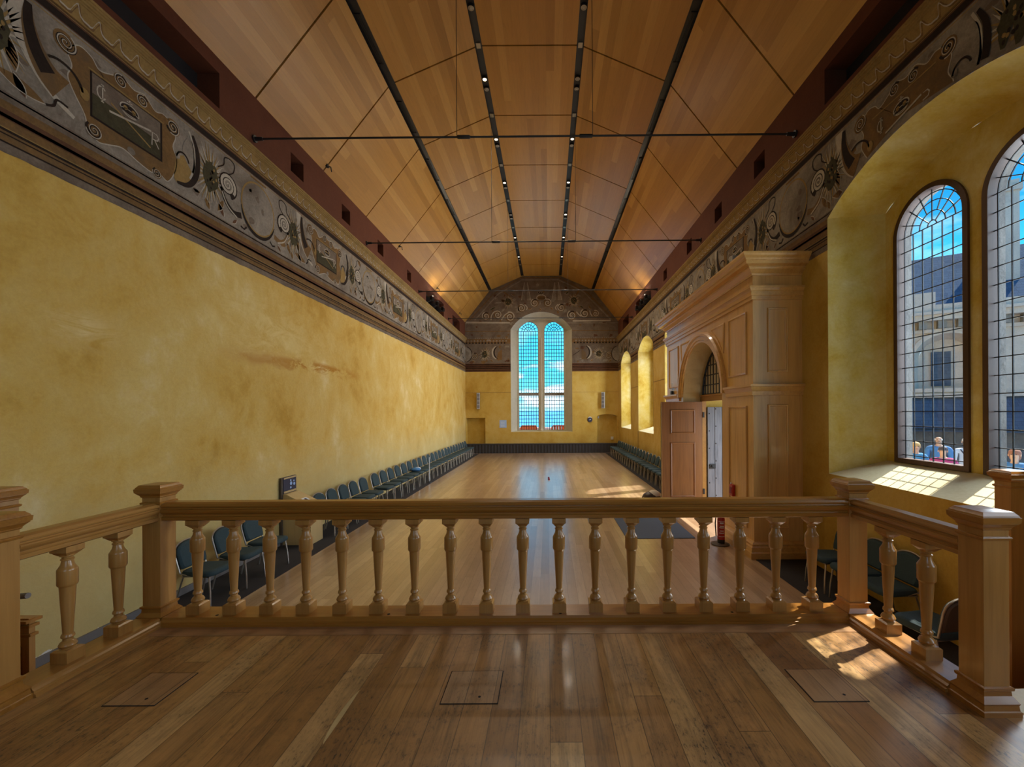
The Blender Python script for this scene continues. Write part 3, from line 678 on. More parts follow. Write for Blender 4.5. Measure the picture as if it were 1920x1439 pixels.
# far wall and gable painting
def far_paint():
    fops = [WF]
    P = Paint(mapF, fops); a0, a1 = XL + 0.004, XR - 0.004
    strip(P.mb, mapF, a0, a1, 4.10, 0, fops, BASE, w=-0.0016, topf=lambda x: gable(x) - 0.005, du=0.6, extra=[XC + p[0] for p in PROF])
    for z0, z1, m in ((4.10, 4.62, RUST), (4.19, 4.22, DARK), (4.30, 4.34, BASE), (4.40, 4.44, DARK), (4.52, 4.56, DARK), (5.86, 5.90, BROWN), (6.62, 6.66, BROWN), (7.10, 7.16, GREY), (5.92, 6.16, BROWN)): P.band(a0, a1, z0, z1, m, 2)
    gx = lambda zx: ((zx / 6.4 + 860) - 1028) / 30; gz = lambda zy: 1.6 + (272 - zy / 6.4) / 30
    G = lambda *ps: [(gx(x), gz(y)) for x, y in ps]
    P.at(0, 0)
    P.stroke(G((200, 640), (480, 330), (770, 160), (1205, 160), (1500, 300), (1830, 640)), 0.07, GREY, 3)
    P.stroke(G((130, 650), (420, 330), (750, 135), (1215, 135), (1560, 320), (1870, 650)), 0.05, BROWN, 3)
    P.stroke(G((95, 665), (620, 672)), 0.09, WHITE, 3); P.stroke(G((1375, 655), (1830, 652)), 0.09, WHITE, 3)
    for x, y, r, d in ((335, 592, 42, 1), (475, 577, 42, -1), (622, 602, 52, -1), (760, 500, 40, -1), (920, 437, 42, 1), (1075, 437, 42, -1), (1240, 495, 40, 1), (1365, 587, 50, 1), (1520, 567, 46, 1), (1650, 570, 36, -1)):
        r = r / 192; P.scroll((gx(x), gz(y)), r, 1.0, d)
        P.spiral((gx(x), gz(y)), r * 1.15, 1.6, 2.0, r * 0.28, WHITE, 6, d=d)
    for pts in (((395, 640), (400, 590), (430, 545), (475, 530)), ((520, 640), (560, 580), (620, 545)), ((1420, 545), (1450, 580), (1480, 600)), ((1580, 530), (1590, 570), (1610, 600)), ((820, 520), (830, 490), (800, 455)), ((1180, 520), (1170, 490), (1200, 455))):
        P.curve(G(*pts), 0.06, WHITE, 4)
    P.blob((gx(1000), gz(382)), 0.27, 0.15, BROWN, 4, 24); P.arc((gx(1000), gz(375)), 0.29, 0.18, 0, 2 * pi, 0.05, WHITE, 5); P.arc((gx(1000), gz(395)), 0.24, 0.06, pi, 2 * pi, 0.035, DARK, 6)
    P.stroke(G((950, 380), (1050, 380)), 0.035, DARK, 6)
    for a in (-0.18, 0, 0.18): P.leaf((gx(990), gz(345)), (gx(990) + a, gz(300)), 0.09, DARK)
    for x in (800, 832, 1165, 1205):
        s = -1 if x in (800, 1165) else 1
        P.fill(G((x - 4, 190), (x + 4, 190), (x + (10 if s < 0 else 48), 405), (x - (42 if s < 0 else 6), 405)), GREY, 3)
        P.stroke(G((x + 2 * s, 190), (x + s * 40, 405)), 0.025, WHITE, 4)
    for x, y in ((605, 420), (1390, 412)):
        P.at(gx(x), gz(y)); P.flower((0, 0), 0.19, 0.22, 2.0); P.at(0, 0)
        P.stroke([(gx(x) + 0.12, gz(y) + 0.3), (gx(x) + 0.3 * (1 if x > 1000 else -1), gz(y) + 0.62)], 0.08, BROWN, 3)
    for x, y, q, r in ((440, 440, 520, 430), (380, 520, 450, 480), (1480, 360, 1400, 330), (1600, 520, 1560, 470), (690, 350, 640, 330), (1290, 330, 1330, 300), (560, 500, 520, 540), (1460, 470, 1510, 500), (880, 500, 850, 520), (1110, 490, 1140, 520), (985, 500, 990, 530)):
        P.leaf((gx(x), gz(y)), (gx(q), gz(r)), 0.14, random.choice([BROWN, GREEN, GREY]))
    P.fill(G((690, 510), (740, 480), (745, 540), (700, 560)), GREY, 3); P.fill(G((1260, 500), (1310, 520), (1300, 560), (1250, 540)), GREY, 3)
    for x in list(range(100, 560, 38)) + list(range(1395, 1900, 38)):
        P.blob((gx(x), gz(915)), 0.055, 0.055, DARK, 4, 10); P.blob((gx(x + 19), gz(890)), 0.06, 0.05, GREY, 4, 10)
    for x in list(range(100, 600, 26)) + list(range(1390, 1880, 26)): P.blob((gx(x), gz(858)), 0.04, 0.03, GREY, 4, 8)
    # the frieze proper
    P.band(a0, a1, 4.62, 5.84, BASE, 2)
    for s, cx in ((1, XL), (-1, XR)):
        P.at(cx, 5.2, s)
        P.blob((0.05, 0.0), 0.36, 0.45, GREY, 3, 26); P.arc((0.05, 0), 0.37, 0.46, -1.4, 1.4, 0.045, DARK, 4)
        P.scroll((0.60, -0.10), 0.18, 1.0, s); P.leaf((0.42, -0.38), (0.62, -0.50), 0.14)
        P.flower((1.22, 0.0), 0.17, 0.20, 2.2)
        P.arc((2.05, 0.10), 0.34, 0.42, 1.9, 4.4, lambda t: 0.03 + 0.09 * sin(pi * t), WHITE, 4); P.arc((2.13, 0.10), 0.33, 0.40, 1.9, 4.4, lambda t: 0.03 + 0.06 * sin(pi * t), DARK, 5)
        P.fill([(1.95, -0.35), (2.3, -0.35), (2.3, 0.3), (2.05, 0.1)], BROWN, 3)
        P.fill([(2.30, -0.25), (2.92, -0.25), (2.92, 0.42), (2.30, 0.42)], BROWN, 3); P.fill([(2.36, -0.2), (2.9, -0.2), (2.9, 0.36), (2.36, 0.36)], GREY, 4)
        P.stroke([(2.30, -0.27), (2.92, -0.27)], 0.04, DARK, 5); P.stroke([(2.4, -0.05), (2.9, 0.15)], 0.03, WHITE, 5); P.stroke([(2.4, 0.2), (2.85, -0.1)], 0.03, DARK, 5)
        P.leaf((1.55, -0.35), (1.75, -0.45), 0.12)
    for k in range(140):
        P.at(random.uniform(XL + 0.3, XR - 0.3), random.uniform(4.7, 9.6))
        if P.T[1] < gable(P.T[0]) - 0.4: P.blob((0, 0), random.uniform(0.04, 0.16), random.uniform(0.03, 0.10), random.choice([BROWN, GREY, RUST]), 2.5, 9, 0.35)
    return P.mb.build('painted_gable', PM, wallF, smooth=0, recalc=False)
far_paint()

# ------------------------------------------------------------------ windows
def lights_window(n, mp, o, inn, w1, w2, lights, label, frame, fw, cols, row, lead, stone_d, frame_mat, border=0.045, transom=None, lat=True, back='reveal', rev='reveal', sill='sill', t0=0.012):
    mb = MB(); reveal(mb, mp, o, inn, w1, w2, 0, 1, 24)
    big = [Op(l.c, l.hw + fw, l.sill - fw, l.spring, l.hw + fw) for l in lights]
    strip(mb, mp, inn.c - inn.hw, inn.c + inn.hw, inn.sill, 0, big, 2, w=w2, topf=inn.arch)
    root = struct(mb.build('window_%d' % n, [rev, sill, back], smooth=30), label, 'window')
    for l, b in zip(lights, big):
        mb = MB(); ring(mb, mp, b, -0.004, fw, w2 - 0.03, w2 + 0.10, 0, 24)
        f = mb.build('window_frame', frame_mat, root, smooth=40)
        if stone_d:
            mb = MB(); o2 = Op(l.c, l.hw + 0.03, l.sill - 0.03, l.spring, l.hw + 0.03)
            reveal(mb, mp, o2, o2, w2 + 0.10, w2 + 0.10 + stone_d, 0, 0, 24)
            mb.build('outer_jamb', 'stone', root, smooth=30)
        mb = MB(); wg = w2 + 0.045
        if lat: lattice(mb, mp, l, 0.0, cols, row, lead, wg - t0 / 2, wg + t0 / 2, border)
        if lat: mb.build('leading', 'lead', f, smooth=0)
        mb = MB(); cc = l.contour(0.0, 24); mb.face([mp(*p, wg) for p in cc]); mb.build('glass', 'glass', f, smooth=0, recalc=False)
    if transom:
        mb = MB()
        for l in lights: bar(mb, mp, (l.c - l.hw - fw, transom), (l.c + l.hw + fw, transom), 0.2, w2 - 0.02, w2 + 0.12)
        mb.build('transom', 'stone', root, smooth=0)
    return root
inn1 = Op(4.93, 1.34, 0.83, 4.55, 0.42)
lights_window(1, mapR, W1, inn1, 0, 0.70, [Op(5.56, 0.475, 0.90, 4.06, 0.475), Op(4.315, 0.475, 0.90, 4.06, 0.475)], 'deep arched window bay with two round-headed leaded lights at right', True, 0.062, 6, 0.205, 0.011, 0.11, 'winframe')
for i, o in enumerate(WR):
    inn = Op(o.c, 1.22, 0.86, 4.42, 0.40)
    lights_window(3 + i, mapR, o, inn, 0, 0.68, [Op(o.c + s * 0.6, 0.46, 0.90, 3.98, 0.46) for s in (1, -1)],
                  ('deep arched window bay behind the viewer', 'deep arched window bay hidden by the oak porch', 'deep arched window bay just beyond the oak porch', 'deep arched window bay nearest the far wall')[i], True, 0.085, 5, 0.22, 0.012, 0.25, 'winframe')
innF = Op(-0.43, 1.56, 0.36, 6.76, 0.80)
lights_window(2, mapF, WF, innF, 0, 0.75, [Op(-1.25, 0.63, 0.42, 6.77, 0.63), Op(0.395, 0.63, 0.42, 6.77, 0.63)], 'tall twin-light leaded window in the far end wall', True, 0.05, 8, 0.235, 0.033, 0.3, 'paleframe', border=0.0001, transom=2.72, back='paleframe', rev='paleframe', sill='sill')
lights_window(7, mapB, WB, Op(WB.c, 1.6, 1.1, 5.2, 0.8), 0, 0.5, [Op(WB.c - 0.8, 0.62, 1.2, 4.9, 0.62), Op(WB.c + 0.8, 0.62, 1.2, 4.9, 0.62)], 'twin-light window in the end wall behind the viewer', True, 0.06, 6, 0.3, 0.015, 0.2, 'winframe')
# moulded foot of the far mullion
mb = MB(); mb.lathe((-0.43, YF + 0.66, 0), [(0.36, 0.12), (0.44, 0.12), (0.50, 0.07), (0.62, 0.05), (3.0, 0.045), (6.3, 0.045)], 14)
mb.build('mullion', 'paleframe', bpy.data.objects['window_2'])

# ------------------------------------------------------------------ ceiling
mb = MB()
for a, b in zip(PROF, PROF[1:]):
    d = Vector((b[0] - a[0], 0, b[1] - a[1])).normalized(); nrm = Vector((-d.z, 0, d.x))
    p, q = Vector((XC + a[0], YB, a[1])) + nrm * 0.14, Vector((XC + b[0], YB, b[1])) + nrm * 0.14
    L = Vector((0, YF - YB + 0.2, 0)); mb.face([p, q, q + L, p + L])
mb.face([(XL - 0.4, YB, ZT + 0.02), (XL, YB, ZT + 0.02), (XL, YF, ZT + 0.02), (XL - 0.4, YF, ZT + 0.02)]); mb.face([(XR + 0.4, YB, ZT + 0.02), (XR, YB, ZT + 0.02), (XR, YF, ZT + 0.02), (XR + 0.4, YF, ZT + 0.02)])
ceil = struct(mb.build('ceiling', 'black', smooth=0), 'five-sided timber ceiling running the length of the hall', 'ceiling')
mats = ['ceilS', 'ceilM', 'ceilC', 'ceilMr', 'ceilSr']
for i, (a, b) in enumerate(zip(PROF, PROF[1:])):
    A, B = Vector((XC + a[0], 0, a[1])), Vector((XC + b[0], 0, b[1])); d = (B - A).normalized(); nrm = Vector((-d.z, 0, d.x))
    g0 = 0.0 if i == 0 else 0.085; g1 = 0.0 if i == 4 else 0.085
    p, q = A + d * g0, B - d * g1
    ends = SEAMS + [YF]
    for y0, y1 in zip(ends, ends[1:]):
        mb = MB(); mb.frame_box(p + Vector((0, y0 + 0.019, 0)), q - p, Vector((0, y1 - y0 - 0.038, 0)), nrm * 0.035)
        mb.build('ceiling_panel', mats[i], ceil, smooth=0)
# dark service slots between the panels
for i in (1, 2, 3, 4):
    x, z = XC + PROF[i][0], PROF[i][1]
    mb = MB(); mb.box(x - 0.10, x + 0.10, YB, YF, z + 0.02, z + 0.10)
    sl = mb.build('service_slot', 'black', ceil, smooth=0)
    if i in (1, 4):
        for y0, y1 in zip(SEAMS[2:], SEAMS[3:] + [YF]):
            mb = MB(); c = (y0 + y1) / 2
            for k in (-0.035, 0.0, 0.035): mb.box(x + k - 0.006, x + k + 0.006, c - 0.55, c + 0.55, z + 0.006, z + 0.03)
            mb.box(x - 0.06, x + 0.06, c - 0.58, c - 0.55, z + 0.002, z + 0.03); mb.box(x - 0.06, x + 0.06, c + 0.55, c + 0.58, z + 0.002, z + 0.03)
            mb.build('air_diffuser', 'steel', sl, smooth=0)
    else:
        for y0 in SEAMS[3:]:
            mb = MB(); mb.box(x - 0.05, x + 0.05, y0 - 0.07, y0 + 0.07, z - 0.004, z + 0.02); mb.build('connector', 'brass' if i else 'steel', sl, smooth=0)
# grey skirting by the stage stairs and dark border carpets
mb = MB(); mb.box(XL, XL + 0.025, 3.4, 8.0, ZF, ZF + 0.10); struct(mb.build('baseboard_left', 'greyboard', smooth=0), 'grey skirting board at the foot of the left wall', 'skirting')
# ------------------------------------------------------------------ stage balustrades
def newel(x, y, z0, label, flip=0):
    r = tag(empty('newel_post', (x, y, z0)), label, 'post')
    b, t = 0.0, 1.06 - z0; h = 0.068
    mb = MB(); mb.sq(0, 0, [(0.0, h), (t - 0.02, h)]); mb.build('shaft', 'oakz', r, smooth=0, bevel=0.003)
    mb = MB(); mb.sq(0, 0, [(0.0, 0.0997), (0.026, 0.0997), (0.030, 0.0939), (0.055, 0.0910), (0.066, 0.0954), (0.074, 0.0896), (0.095, 0.0738), (0.118, 0.0716), (0.124, 0.0795), (0.138, 0.0810), (0.142, 0.0694)])
    mb.build('base_moulding', 'oakx', r, smooth=14)
    mb = MB(); mb.sq(0, 0, [(t - 0.152, 0.0687), (t - 0.148, 0.0757), (t - 0.138, 0.0778), (t - 0.133, 0.0757), (t - 0.130, 0.0687)]); mb.build('neck_moulding', 'oakx', r, smooth=25)
    mb = MB(); mb.sq(0, 0, [(t - 0.098, 0.0685), (t - 0.092, 0.0742), (t - 0.086, 0.0742), (t - 0.078, 0.0794), (t - 0.066, 0.0898), (t - 0.062, 0.0940), (t - 0.056, 0.0940), (t - 0.056, 0.0992), (t - 0.028, 0.1018), (t - 0.026, 0.0961), (t - 0.018, 0.0940), (t - 0.004, 0.0826), (t, 0.0805), (t + 0.006, 0.0300)])
    mb.build('cap', 'oakx', r, smooth=14)
    return r
newel(-3.015, 3.22, 0, 'oak corner newel post at the left end of the stage front rail')
newel(2.345, 3.22, 0, 'oak corner newel post at the right end of the stage front rail')
newel(-3.015, 2.25, 0, 'large oak newel post cut off by the left edge of the photo, on the stage')
newel(2.345, 2.25, 0, 'tall oak newel post standing nearest the viewer at right')
newel(-4.05, 3.06, ZF, 'oak newel post at the stair foot, behind the big left-hand post')
newel(4.06, 3.66, ZF, 'oak newel post by the window sill at the right edge of the photo')

RAIL = [(-0.045, 0), (-0.056, 0.006), (-0.058, 0.030), (-0.050, 0.034), (-0.046, 0.040), (-0.046, 0.048), (-0.056, 0.054), (-0.066, 0.066), (-0.070, 0.078), (-0.070, 0.088), (-0.058, 0.092), (-0.054, 0.100), (-0.064, 0.106), (-0.066, 0.116), (-0.058, 0.130), (-0.036, 0.140)]
RAIL = RAIL + [(-a, b) for a, b in RAIL[::-1]]
FOOT = [(-0.115, 0), (-0.115, 0.018), (-0.104, 0.022), (-0.104, 0.036), (-0.092, 0.046), (-0.088, 0.064)]
FOOT = FOOT + [(-a, b) for a, b in FOOT[::-1]]
ZR = 0.782
def baluster_mesh():
    mb = MB(); z0, H = 0.064, ZR - 0.064
    def Z(t): return z0 + H * (1 - t)
    prof = [(0.050, 0.040), (0.062, 0.030), (0.072, 0.026), (0.080, 0.034), (0.092, 0.034), (0.098, 0.026), (0.110, 0.025), (0.115, 0.031), (0.125, 0.031), (0.130, 0.026), (0.165, 0.031), (0.195, 0.042), (0.205, 0.0465), (0.215, 0.0475), (0.335, 0.0475), (0.345, 0.044), (0.352, 0.039), (0.36, 0.0375),
            (0.50, 0.033), (0.65, 0.0275), (0.765, 0.0235), (0.775, 0.030), (0.795, 0.032), (0.806, 0.024), (0.825, 0.024), (0.84, 0.036), (0.862, 0.043), (0.875, 0.040), (0.885, 0.030), (0.90, 0.046)]
    mb.lathe((0, 0, 0), [(Z(t), r) for t, r in prof][::-1], 24)
    mb.sq(0, 0, [(Z(0.085), 0.028), (Z(0.055), 0.047), (Z(0.05), 0.052), (Z(0.0), 0.052)])
    mb.sq(0, 0, [(z0, 0.052), (Z(0.905), 0.052), (Z(0.893), 0.040)])
    return mb
bal_mesh = None
def balustrade(label, p0, p1, spots, group):
    global bal_mesh
    r = tag(empty('balustrade', (p0[0], p0[1], 0)), label, 'railing')
    P0, P1 = Vector((p0[0], p0[1], 0)), Vector((p1[0], p1[1], 0)); d = (P1 - P0).normalized(); side = d.cross(Vector((0, 0, 1)))
    grain = 'oakx' if abs(d.x) > 0.5 else 'oak'
    O = Vector((p0[0], p0[1], 0))
    mb = MB(); mb.sweep(RAIL, P0 - O + Vector((0, 0, ZR)), P1 - O + Vector((0, 0, ZR)), side, (0, 0, 1)); mb.build('handrail', grain, r, smooth=13)
    mb = MB(); mb.sweep(FOOT, P0 - O + d * 0.029, P1 - O - d * 0.029, side, (0, 0, 1)); mb.build('foot_rail', grain, r, smooth=13)
    for x, y in spots:
        if bal_mesh is None:
            o = baluster_mesh().build('baluster', 'oakz', r, smooth=40); bal_mesh = o.data
        else:
            o = bpy.data.objects.new('baluster', bal_mesh); COL.objects.link(o); o.parent = r
        o.location = (x - p0[0], y - p0[1], 0)
    # peg holes in the foot rail
    for k in range(4):
        if (P1 - P0).length < 2: break
        q = P0.lerp(P1, (k + 0.32) / 4) - O; mb = MB(); mb.lathe((q.x, q.y - 0.055, 0.064), [(0.0, 0.011), (0.0012, 0.011)], 12); mb.build('peg_hole', 'hole', r)
    return r
balustrade('long oak balustrade of turned balusters across the stage front', (-2.947, 3.22), (2.277, 3.22), [(-2.72 + 0.2796 * i, 3.22) for i in range(18)], None)
balustrade('short oak balustrade with two balusters at the left side of the stage', (-3.015, 3.152), (-3.015, 2.318), [(-3.015, 2.91), (-3.015, 2.604)], None)
balustrade('short oak balustrade with two balusters at the right side of the stage', (2.345, 3.152), (2.345, 2.318), [(2.345, 2.88), (2.345, 2.587)], None)
# low panelled partitions at the foot of the stairs
def partition(x0, x1, y, zt, label):
    r = tag(empty('panelled_partition', ((x0 + x1) / 2, y, ZF)), label, 'partition'); c = (x0 + x1) / 2; O = (c, y, ZF)
    mb = MB(); mb.box(x0 - c, x1 - c, -0.02, 0.02, 0, zt - ZF); mb.build('board', 'oakz', r, smooth=0)
    mb = MB()
    for a, b in ((zt - ZF - 0.02, 0.055), (zt - ZF - 0.06, 0.035), (zt - ZF - 0.13, 0.028)): mb.box(x0 - c - 0.02, x1 - c + 0.02, -b, b, a - 0.012, a + 0.012)
    mb.build('top_moulding', 'oakx', r, smooth=0, bevel=0.004)
    mb = MB(); w = (x1 - x0) / 2 - 0.06; h = zt - ZF - 0.22
    for s in (-1,):
        for a, b, e, f in ((-w, w, 0.12, 0.14), (-w, w, h - 0.02, h), (-w, -w + 0.02, 0.12, h), (w - 0.02, w, 0.12, h)): mb.box(a, b, -0.032, -0.02, e, f)
    mb.build('panel_bead', 'oakx', r, smooth=0)
    mb = MB(); mb.tube([(x0 - c + 0.03, -0.02, zt - ZF + 0.10), (c - c, -0.01, zt - ZF + 0.14), (x1 - c - 0.03, 0, zt - ZF + 0.17)], 0.022, 10); mb.build('grab_rail', 'greyboard', r)
    mb = MB(); mb.tube([(0, -0.01, zt - ZF), (0, -0.01, zt - ZF + 0.13)], 0.010, 8); mb.build('rail_bracket', 'steel', r)
partition(-4.80, -4.03, 3.24, 0.02, 'low oak panelled partition by the stair foot at left')
partition(4.06, 4.385, 3.80, -0.22, 'low oak panelled partition under the window sill at right')

# ------------------------------------------------------------------ tie rods
for n, (y, lab) in enumerate(zip((7.35, 11.9, 16.7, 21.6), ('nearest black iron tie rod crossing the hall below the ceiling', 'second black iron tie rod crossing below the ceiling, beyond the nearest', 'third black iron tie rod from the viewer, crossing before the gable', 'farthest black iron tie rod crossing in front of the far window head'))):
    r = tag(empty('tie_rod', (XC, y, 6.45)), lab, 'tie rod', 'tie rods under the ceiling')
    hw = (XR - XL) / 2
    mb = MB(); mb.tube([(-hw, 0, 0), (hw, 0, 0.03)], 0.017, 10); mb.build('rod', 'black', r)
    for s in (-1, 1):
        mb = MB(); mb.lathe((0, 0, 0.015 + 0.015 * s), [(s * hw, 0.06), (s * (hw - 0.03), 0.06), (s * (hw - 0.03), 0.035), (s * (hw - 0.16), 0.028)], 14, axis='X'); mb.build('wall_socket', 'black', r)
        x = s * 1.08; z = 0.015 + 0.03 * x / (2 * hw)
        mb = MB(); mb.lathe((0, 0, z), [(x - 0.12, 0.02), (x - 0.10, 0.032), (x + 0.10, 0.032), (x + 0.12, 0.02)], 12, axis='X'); mb.build('turnbuckle', 'black', r)
        mb = MB(); mb.tube([(s * 1.2, 0, z), (s * 1.2, 0, gable(XC + s * 1.2) - 6.45 + 0.03)], 0.0055, 6); mb.build('hanger_wire', 'black', r)
for n, y in enumerate((9.63, 14.3, 19.15, 24.0)):
    r = tag(empty('cable_bracket', (XL + 0.08, y, 7.29)), 'small black cable bracket at the ceiling edge, %s from the viewer on the left wall' % ORD[n], 'bracket', 'cable brackets along the left ceiling edge')
    mb = MB(); mb.box(-0.05, 0.04, -0.05, 0.05, 0.0, 0.06); mb.build('plate', 'black', r, bevel=0.01)
    mb = MB(); mb.tube([(0.02, 0, 0.03), (0.09, 0, 0.0), (0.10, 0.02, -0.10)], 0.012, 8); mb.build('cable_loop', 'black', r)

# ------------------------------------------------------------------ ceiling spotlights in the inner slots
LAMPS = [(8.70, 0), (10.57, 1), (10.90, 0), (12.90, 1), (13.22, 0), (15.35, 1), (15.70, 0), (17.85, 1), (18.2, 0), (20.2, 1), (20.6, 0), (22.7, 1), (23.1, 0)]
RIGHT_ON = {12.90, 15.35, 17.85, 20.2, 22.7}; LEFT_ON = {10.57, 12.90, 15.35, 20.2, 22.7}
spot0 = {}
LIT = []
def spotlight(on):
    r = empty('ceiling_spotlight')
    mb = MB(); mb.lathe((0, 0, 0), [(0.0, 0.068), (-0.045, 0.068), (-0.05, 0.062), (-0.05, 0.05), (-0.02, 0.045)], 18, caps=False); mb.build('housing', 'black', r)
    mb = MB(); mb.lathe((0, 0, 0), [(-0.046, 0.062), (-0.056, 0.060), (-0.056, 0.048), (-0.046, 0.046)], 18, caps=False); mb.build('trim_ring', 'brass', r)
    mb = MB(); mb.ball((0, 0, -0.040), 0.05, 0.05, 0.022, 16, 6, z0=-1, z1=0.0); mb.build('lens', 'lampon' if on else 'lampoff', r)
    return r
for side, sx in (('left', -1.18), ('right', 1.18)):
    for k, (y, on) in enumerate(LAMPS):
        lit = y in (RIGHT_ON if side == 'right' else LEFT_ON)
        if lit in spot0: r = copy_tree(spot0[lit])
        else: r = spot0[lit] = spotlight(lit)
        r.location = (XC + sx, y, 10.08 + 0.02)
        tag(r, '%s round spotlight in the %s inner ceiling slot, %s from the viewer' % ('lit' if lit else 'unlit', side, ORD[k]), 'spotlight', 'spotlights in the %s inner ceiling slot' % side)
        if lit: LIT.append((XC + sx, y, 10.02))
# black stage lanterns standing in the long wall-head recesses
def lantern_bar(x, y, s, label):
    r = tag(empty('stage_lantern', (x, y, 6.3)), label, 'stage light', 'stage lanterns in the wall-head recesses')
    mb = MB(); mb.box(-0.12, 0.12, -0.10, 0.10, 0, 0.03); mb.tube([(0, 0, 0.03), (0, 0, 0.16)], 0.015, 8); mb.build('stand', 'steel', r)
    mb = MB(); mb.lathe((0, 0, 0.27), [(-0.16 * s, 0.08), (-0.10 * s, 0.12), (0.10 * s, 0.12), (0.16 * s, 0.10)], 14, axis='X'); mb.build('lamp_body', 'black', r)
    mb = MB()
    for k in range(4):
        a = pi / 2 * k; c, q = cos(a), sin(a); mb.frame_box((0.16 * s, 0.09 * c - 0.08 * q, 0.27 + 0.09 * q + 0.08 * c), (0.12 * s, 0.04 * c, 0.04 * q), (0, 0.16 * q, -0.16 * c), (0, 0.004, 0.004))
    mb.build('barn_doors', 'steel', r, smooth=0)
for s, x in ((1, XL), (-1, XR)):
    for k, y in enumerate((18.2, 19.1, 20.1)):
        lantern_bar(x - s * 0.12, y, s, 'black stage lantern in the long recess at the %s wall head, %s of three' % ('left' if s > 0 else 'right', ('nearest', 'middle', 'farthest')[k]))

# ------------------------------------------------------------------ oak porch round the door
XP, PY0, PY1 = 3.55, 7.20, 12.40
def mapP(u, z, w=0.0): return (XP + w, u, z)
PA = Op(9.72, 1.23, ZF - 0.01, 1.95, 1.23)
porch = tag(empty('oak_porch', (XP, 9.8, ZF)), 'tall panelled oak draught porch with an arched doorway and heavy cornice', 'porch')
def pbuild(mb, name, mat, parent=None, **k):
    o = mb.build(name, mat, None, **k); o.parent = parent or porch
    o.matrix_parent_inverse = (Matrix.Translation(porch.location) @ Matrix.Identity(4)).inverted() if (parent is None or parent is porch) else Matrix.Identity(4)
    return o
mb = MB()
strip(mb, mapP, PY0, PY1, ZF, 4.22, [PA], 0)
reveal(mb, mapP, PA, PA, 0, 0.52, 1, 1, 30)
mb.face([(XP, PY0, ZF), (XR, PY0, ZF), (XR, PY0, 4.22), (XP, PY0, 4.22)], 0); mb.face([(XP, PY1, ZF), (XR, PY1, ZF), (XR, PY1, 4.22), (XP, PY1, 4.22)], 0)
mb.face([(XP, PY0, 4.22), (XR, PY0, 4.22), (XR, PY1, 4.22), (XP, PY1, 4.22)], 0)
pbuild(mb, 'casing', ['porch', 'ply'], smooth=30)
def ush(name, prof, mat='porchx', y0=PY0, y1=PY1, cut=None):
    """a moulding that runs round the three free sides with mitred corners: profile of (projection, z)"""
    mb = MB()
    if cut is None:
        rows = [[(XR, y0 - o, z), (XP - o, y0 - o, z), (XP - o, y1 + o, z), (XR, y1 + o, z)] for o, z in prof]
        mb.grid(rows)
        for j in (0, 3): mb.face([r[j] for r in rows])
    else:
        rows = [[(XR, y0 - o, z), (XP - o, y0 - o, z), (XP - o, cut[0], z)] for o, z in prof]; mb.grid(rows); mb.face([r[2] for r in rows])
        pbuild(mb, name, mat, smooth=12); mb = MB()
        rows = [[(XP - o, cut[1], z), (XP - o, y1 + o, z), (XR, y1 + o, z)] for o, z in prof]; mb.grid(rows); mb.face([r[0] for r in rows])
    return pbuild(mb, name, mat, smooth=12)
ush('main_cornice', [(0.0, 3.93), (0.02, 3.93), (0.03, 3.96), (0.10, 4.02), (0.115, 4.04), (0.125, 4.04), (0.125, 4.06), (0.20, 4.075), (0.205, 4.13), (0.22, 4.135), (0.23, 4.16), (0.27, 4.19), (0.285, 4.22), (0.285, 4.25), (0.0, 4.26)])
ush('architrave', [(0.0, 3.51), (0.03, 3.51), (0.03, 3.575), (0.05, 3.58), (0.05, 3.65), (0.065, 3.665), (0.085, 3.70), (0.095, 3.70), (0.095, 3.735), (0.0, 3.74)])
ush('impost_moulding', [(0.0, 1.86), (0.03, 1.86), (0.035, 1.93), (0.05, 1.95), (0.075, 2.0), (0.09, 2.01), (0.09, 2.05), (0.0, 2.06)], cut=(PA.c - 1.47, PA.c + 1.47))
ush('plinth', [(0.0, ZF + 0.0), (0.10, ZF), (0.10, ZF + 0.10), (0.085, ZF + 0.12), (0.075, ZF + 0.19), (0.055, ZF + 0.21), (0.06, ZF + 0.24), (0.03, ZF + 0.27), (0.0, ZF + 0.28)], cut=(PA.c - 1.24, PA.c + 1.24))
# arch moulding
mb = MB(); Z0 = 1.95; rows = []
for o, w in ((0.0, 0.0), (0.0, -0.035), (0.05, -0.035), (0.06, -0.055), (0.13, -0.055), (0.15, -0.085), (0.20, -0.085), (0.23, -0.05), (0.235, 0.0)):
    rows.append([mapP(PA.c + (1.23 + o) * cos(pi * i / 40), Z0 + (1.23 + o) * sin(pi * i / 40), w) for i in range(41)])
mb.grid(rows); pbuild(mb, 'arch_moulding', 'porchx', smooth=30)
# panels
def panel(o, u, n, u0, u1, z0, z1, name='raised_panel', parent=None, mat='porch'):
    """bolection bead with a sunk field in front of a flat wall: o origin, u direction along, n outward"""
    o, u, n = Vector(o), Vector(u), Vector(n); mb = MB()
    def q(a, z, d): p = o + u * a + n * d; return (p.x, p.y, z)
    rows = []
    for ins, d in ((0.0, 0.0), (0.0, 0.018), (0.012, 0.026), (0.028, 0.022), (0.036, 0.006), (0.05, 0.004)):
        rows.append([q(u0 + ins, z0 + ins, d), q(u1 - ins, z0 + ins, d), q(u1 - ins, z1 - ins, d), q(u0 + ins, z1 - ins, d)])
    mb.grid(rows, 0, close_u=True); mb.face(rows[-1], 0)
    return mb.build(name, mat, None, smooth=20) if parent == 'raw' else pbuild(mb, name, mat, smooth=20)
sideO = (0, PY0, 0); fO = (XP, 0, 0)
panel(sideO, (1, 0, 0), (0, -1, 0), 3.80, 4.15, 2.26, 3.37); panel(sideO, (1, 0, 0), (0, -1, 0), 3.80, 4.15, -0.45, 1.70)
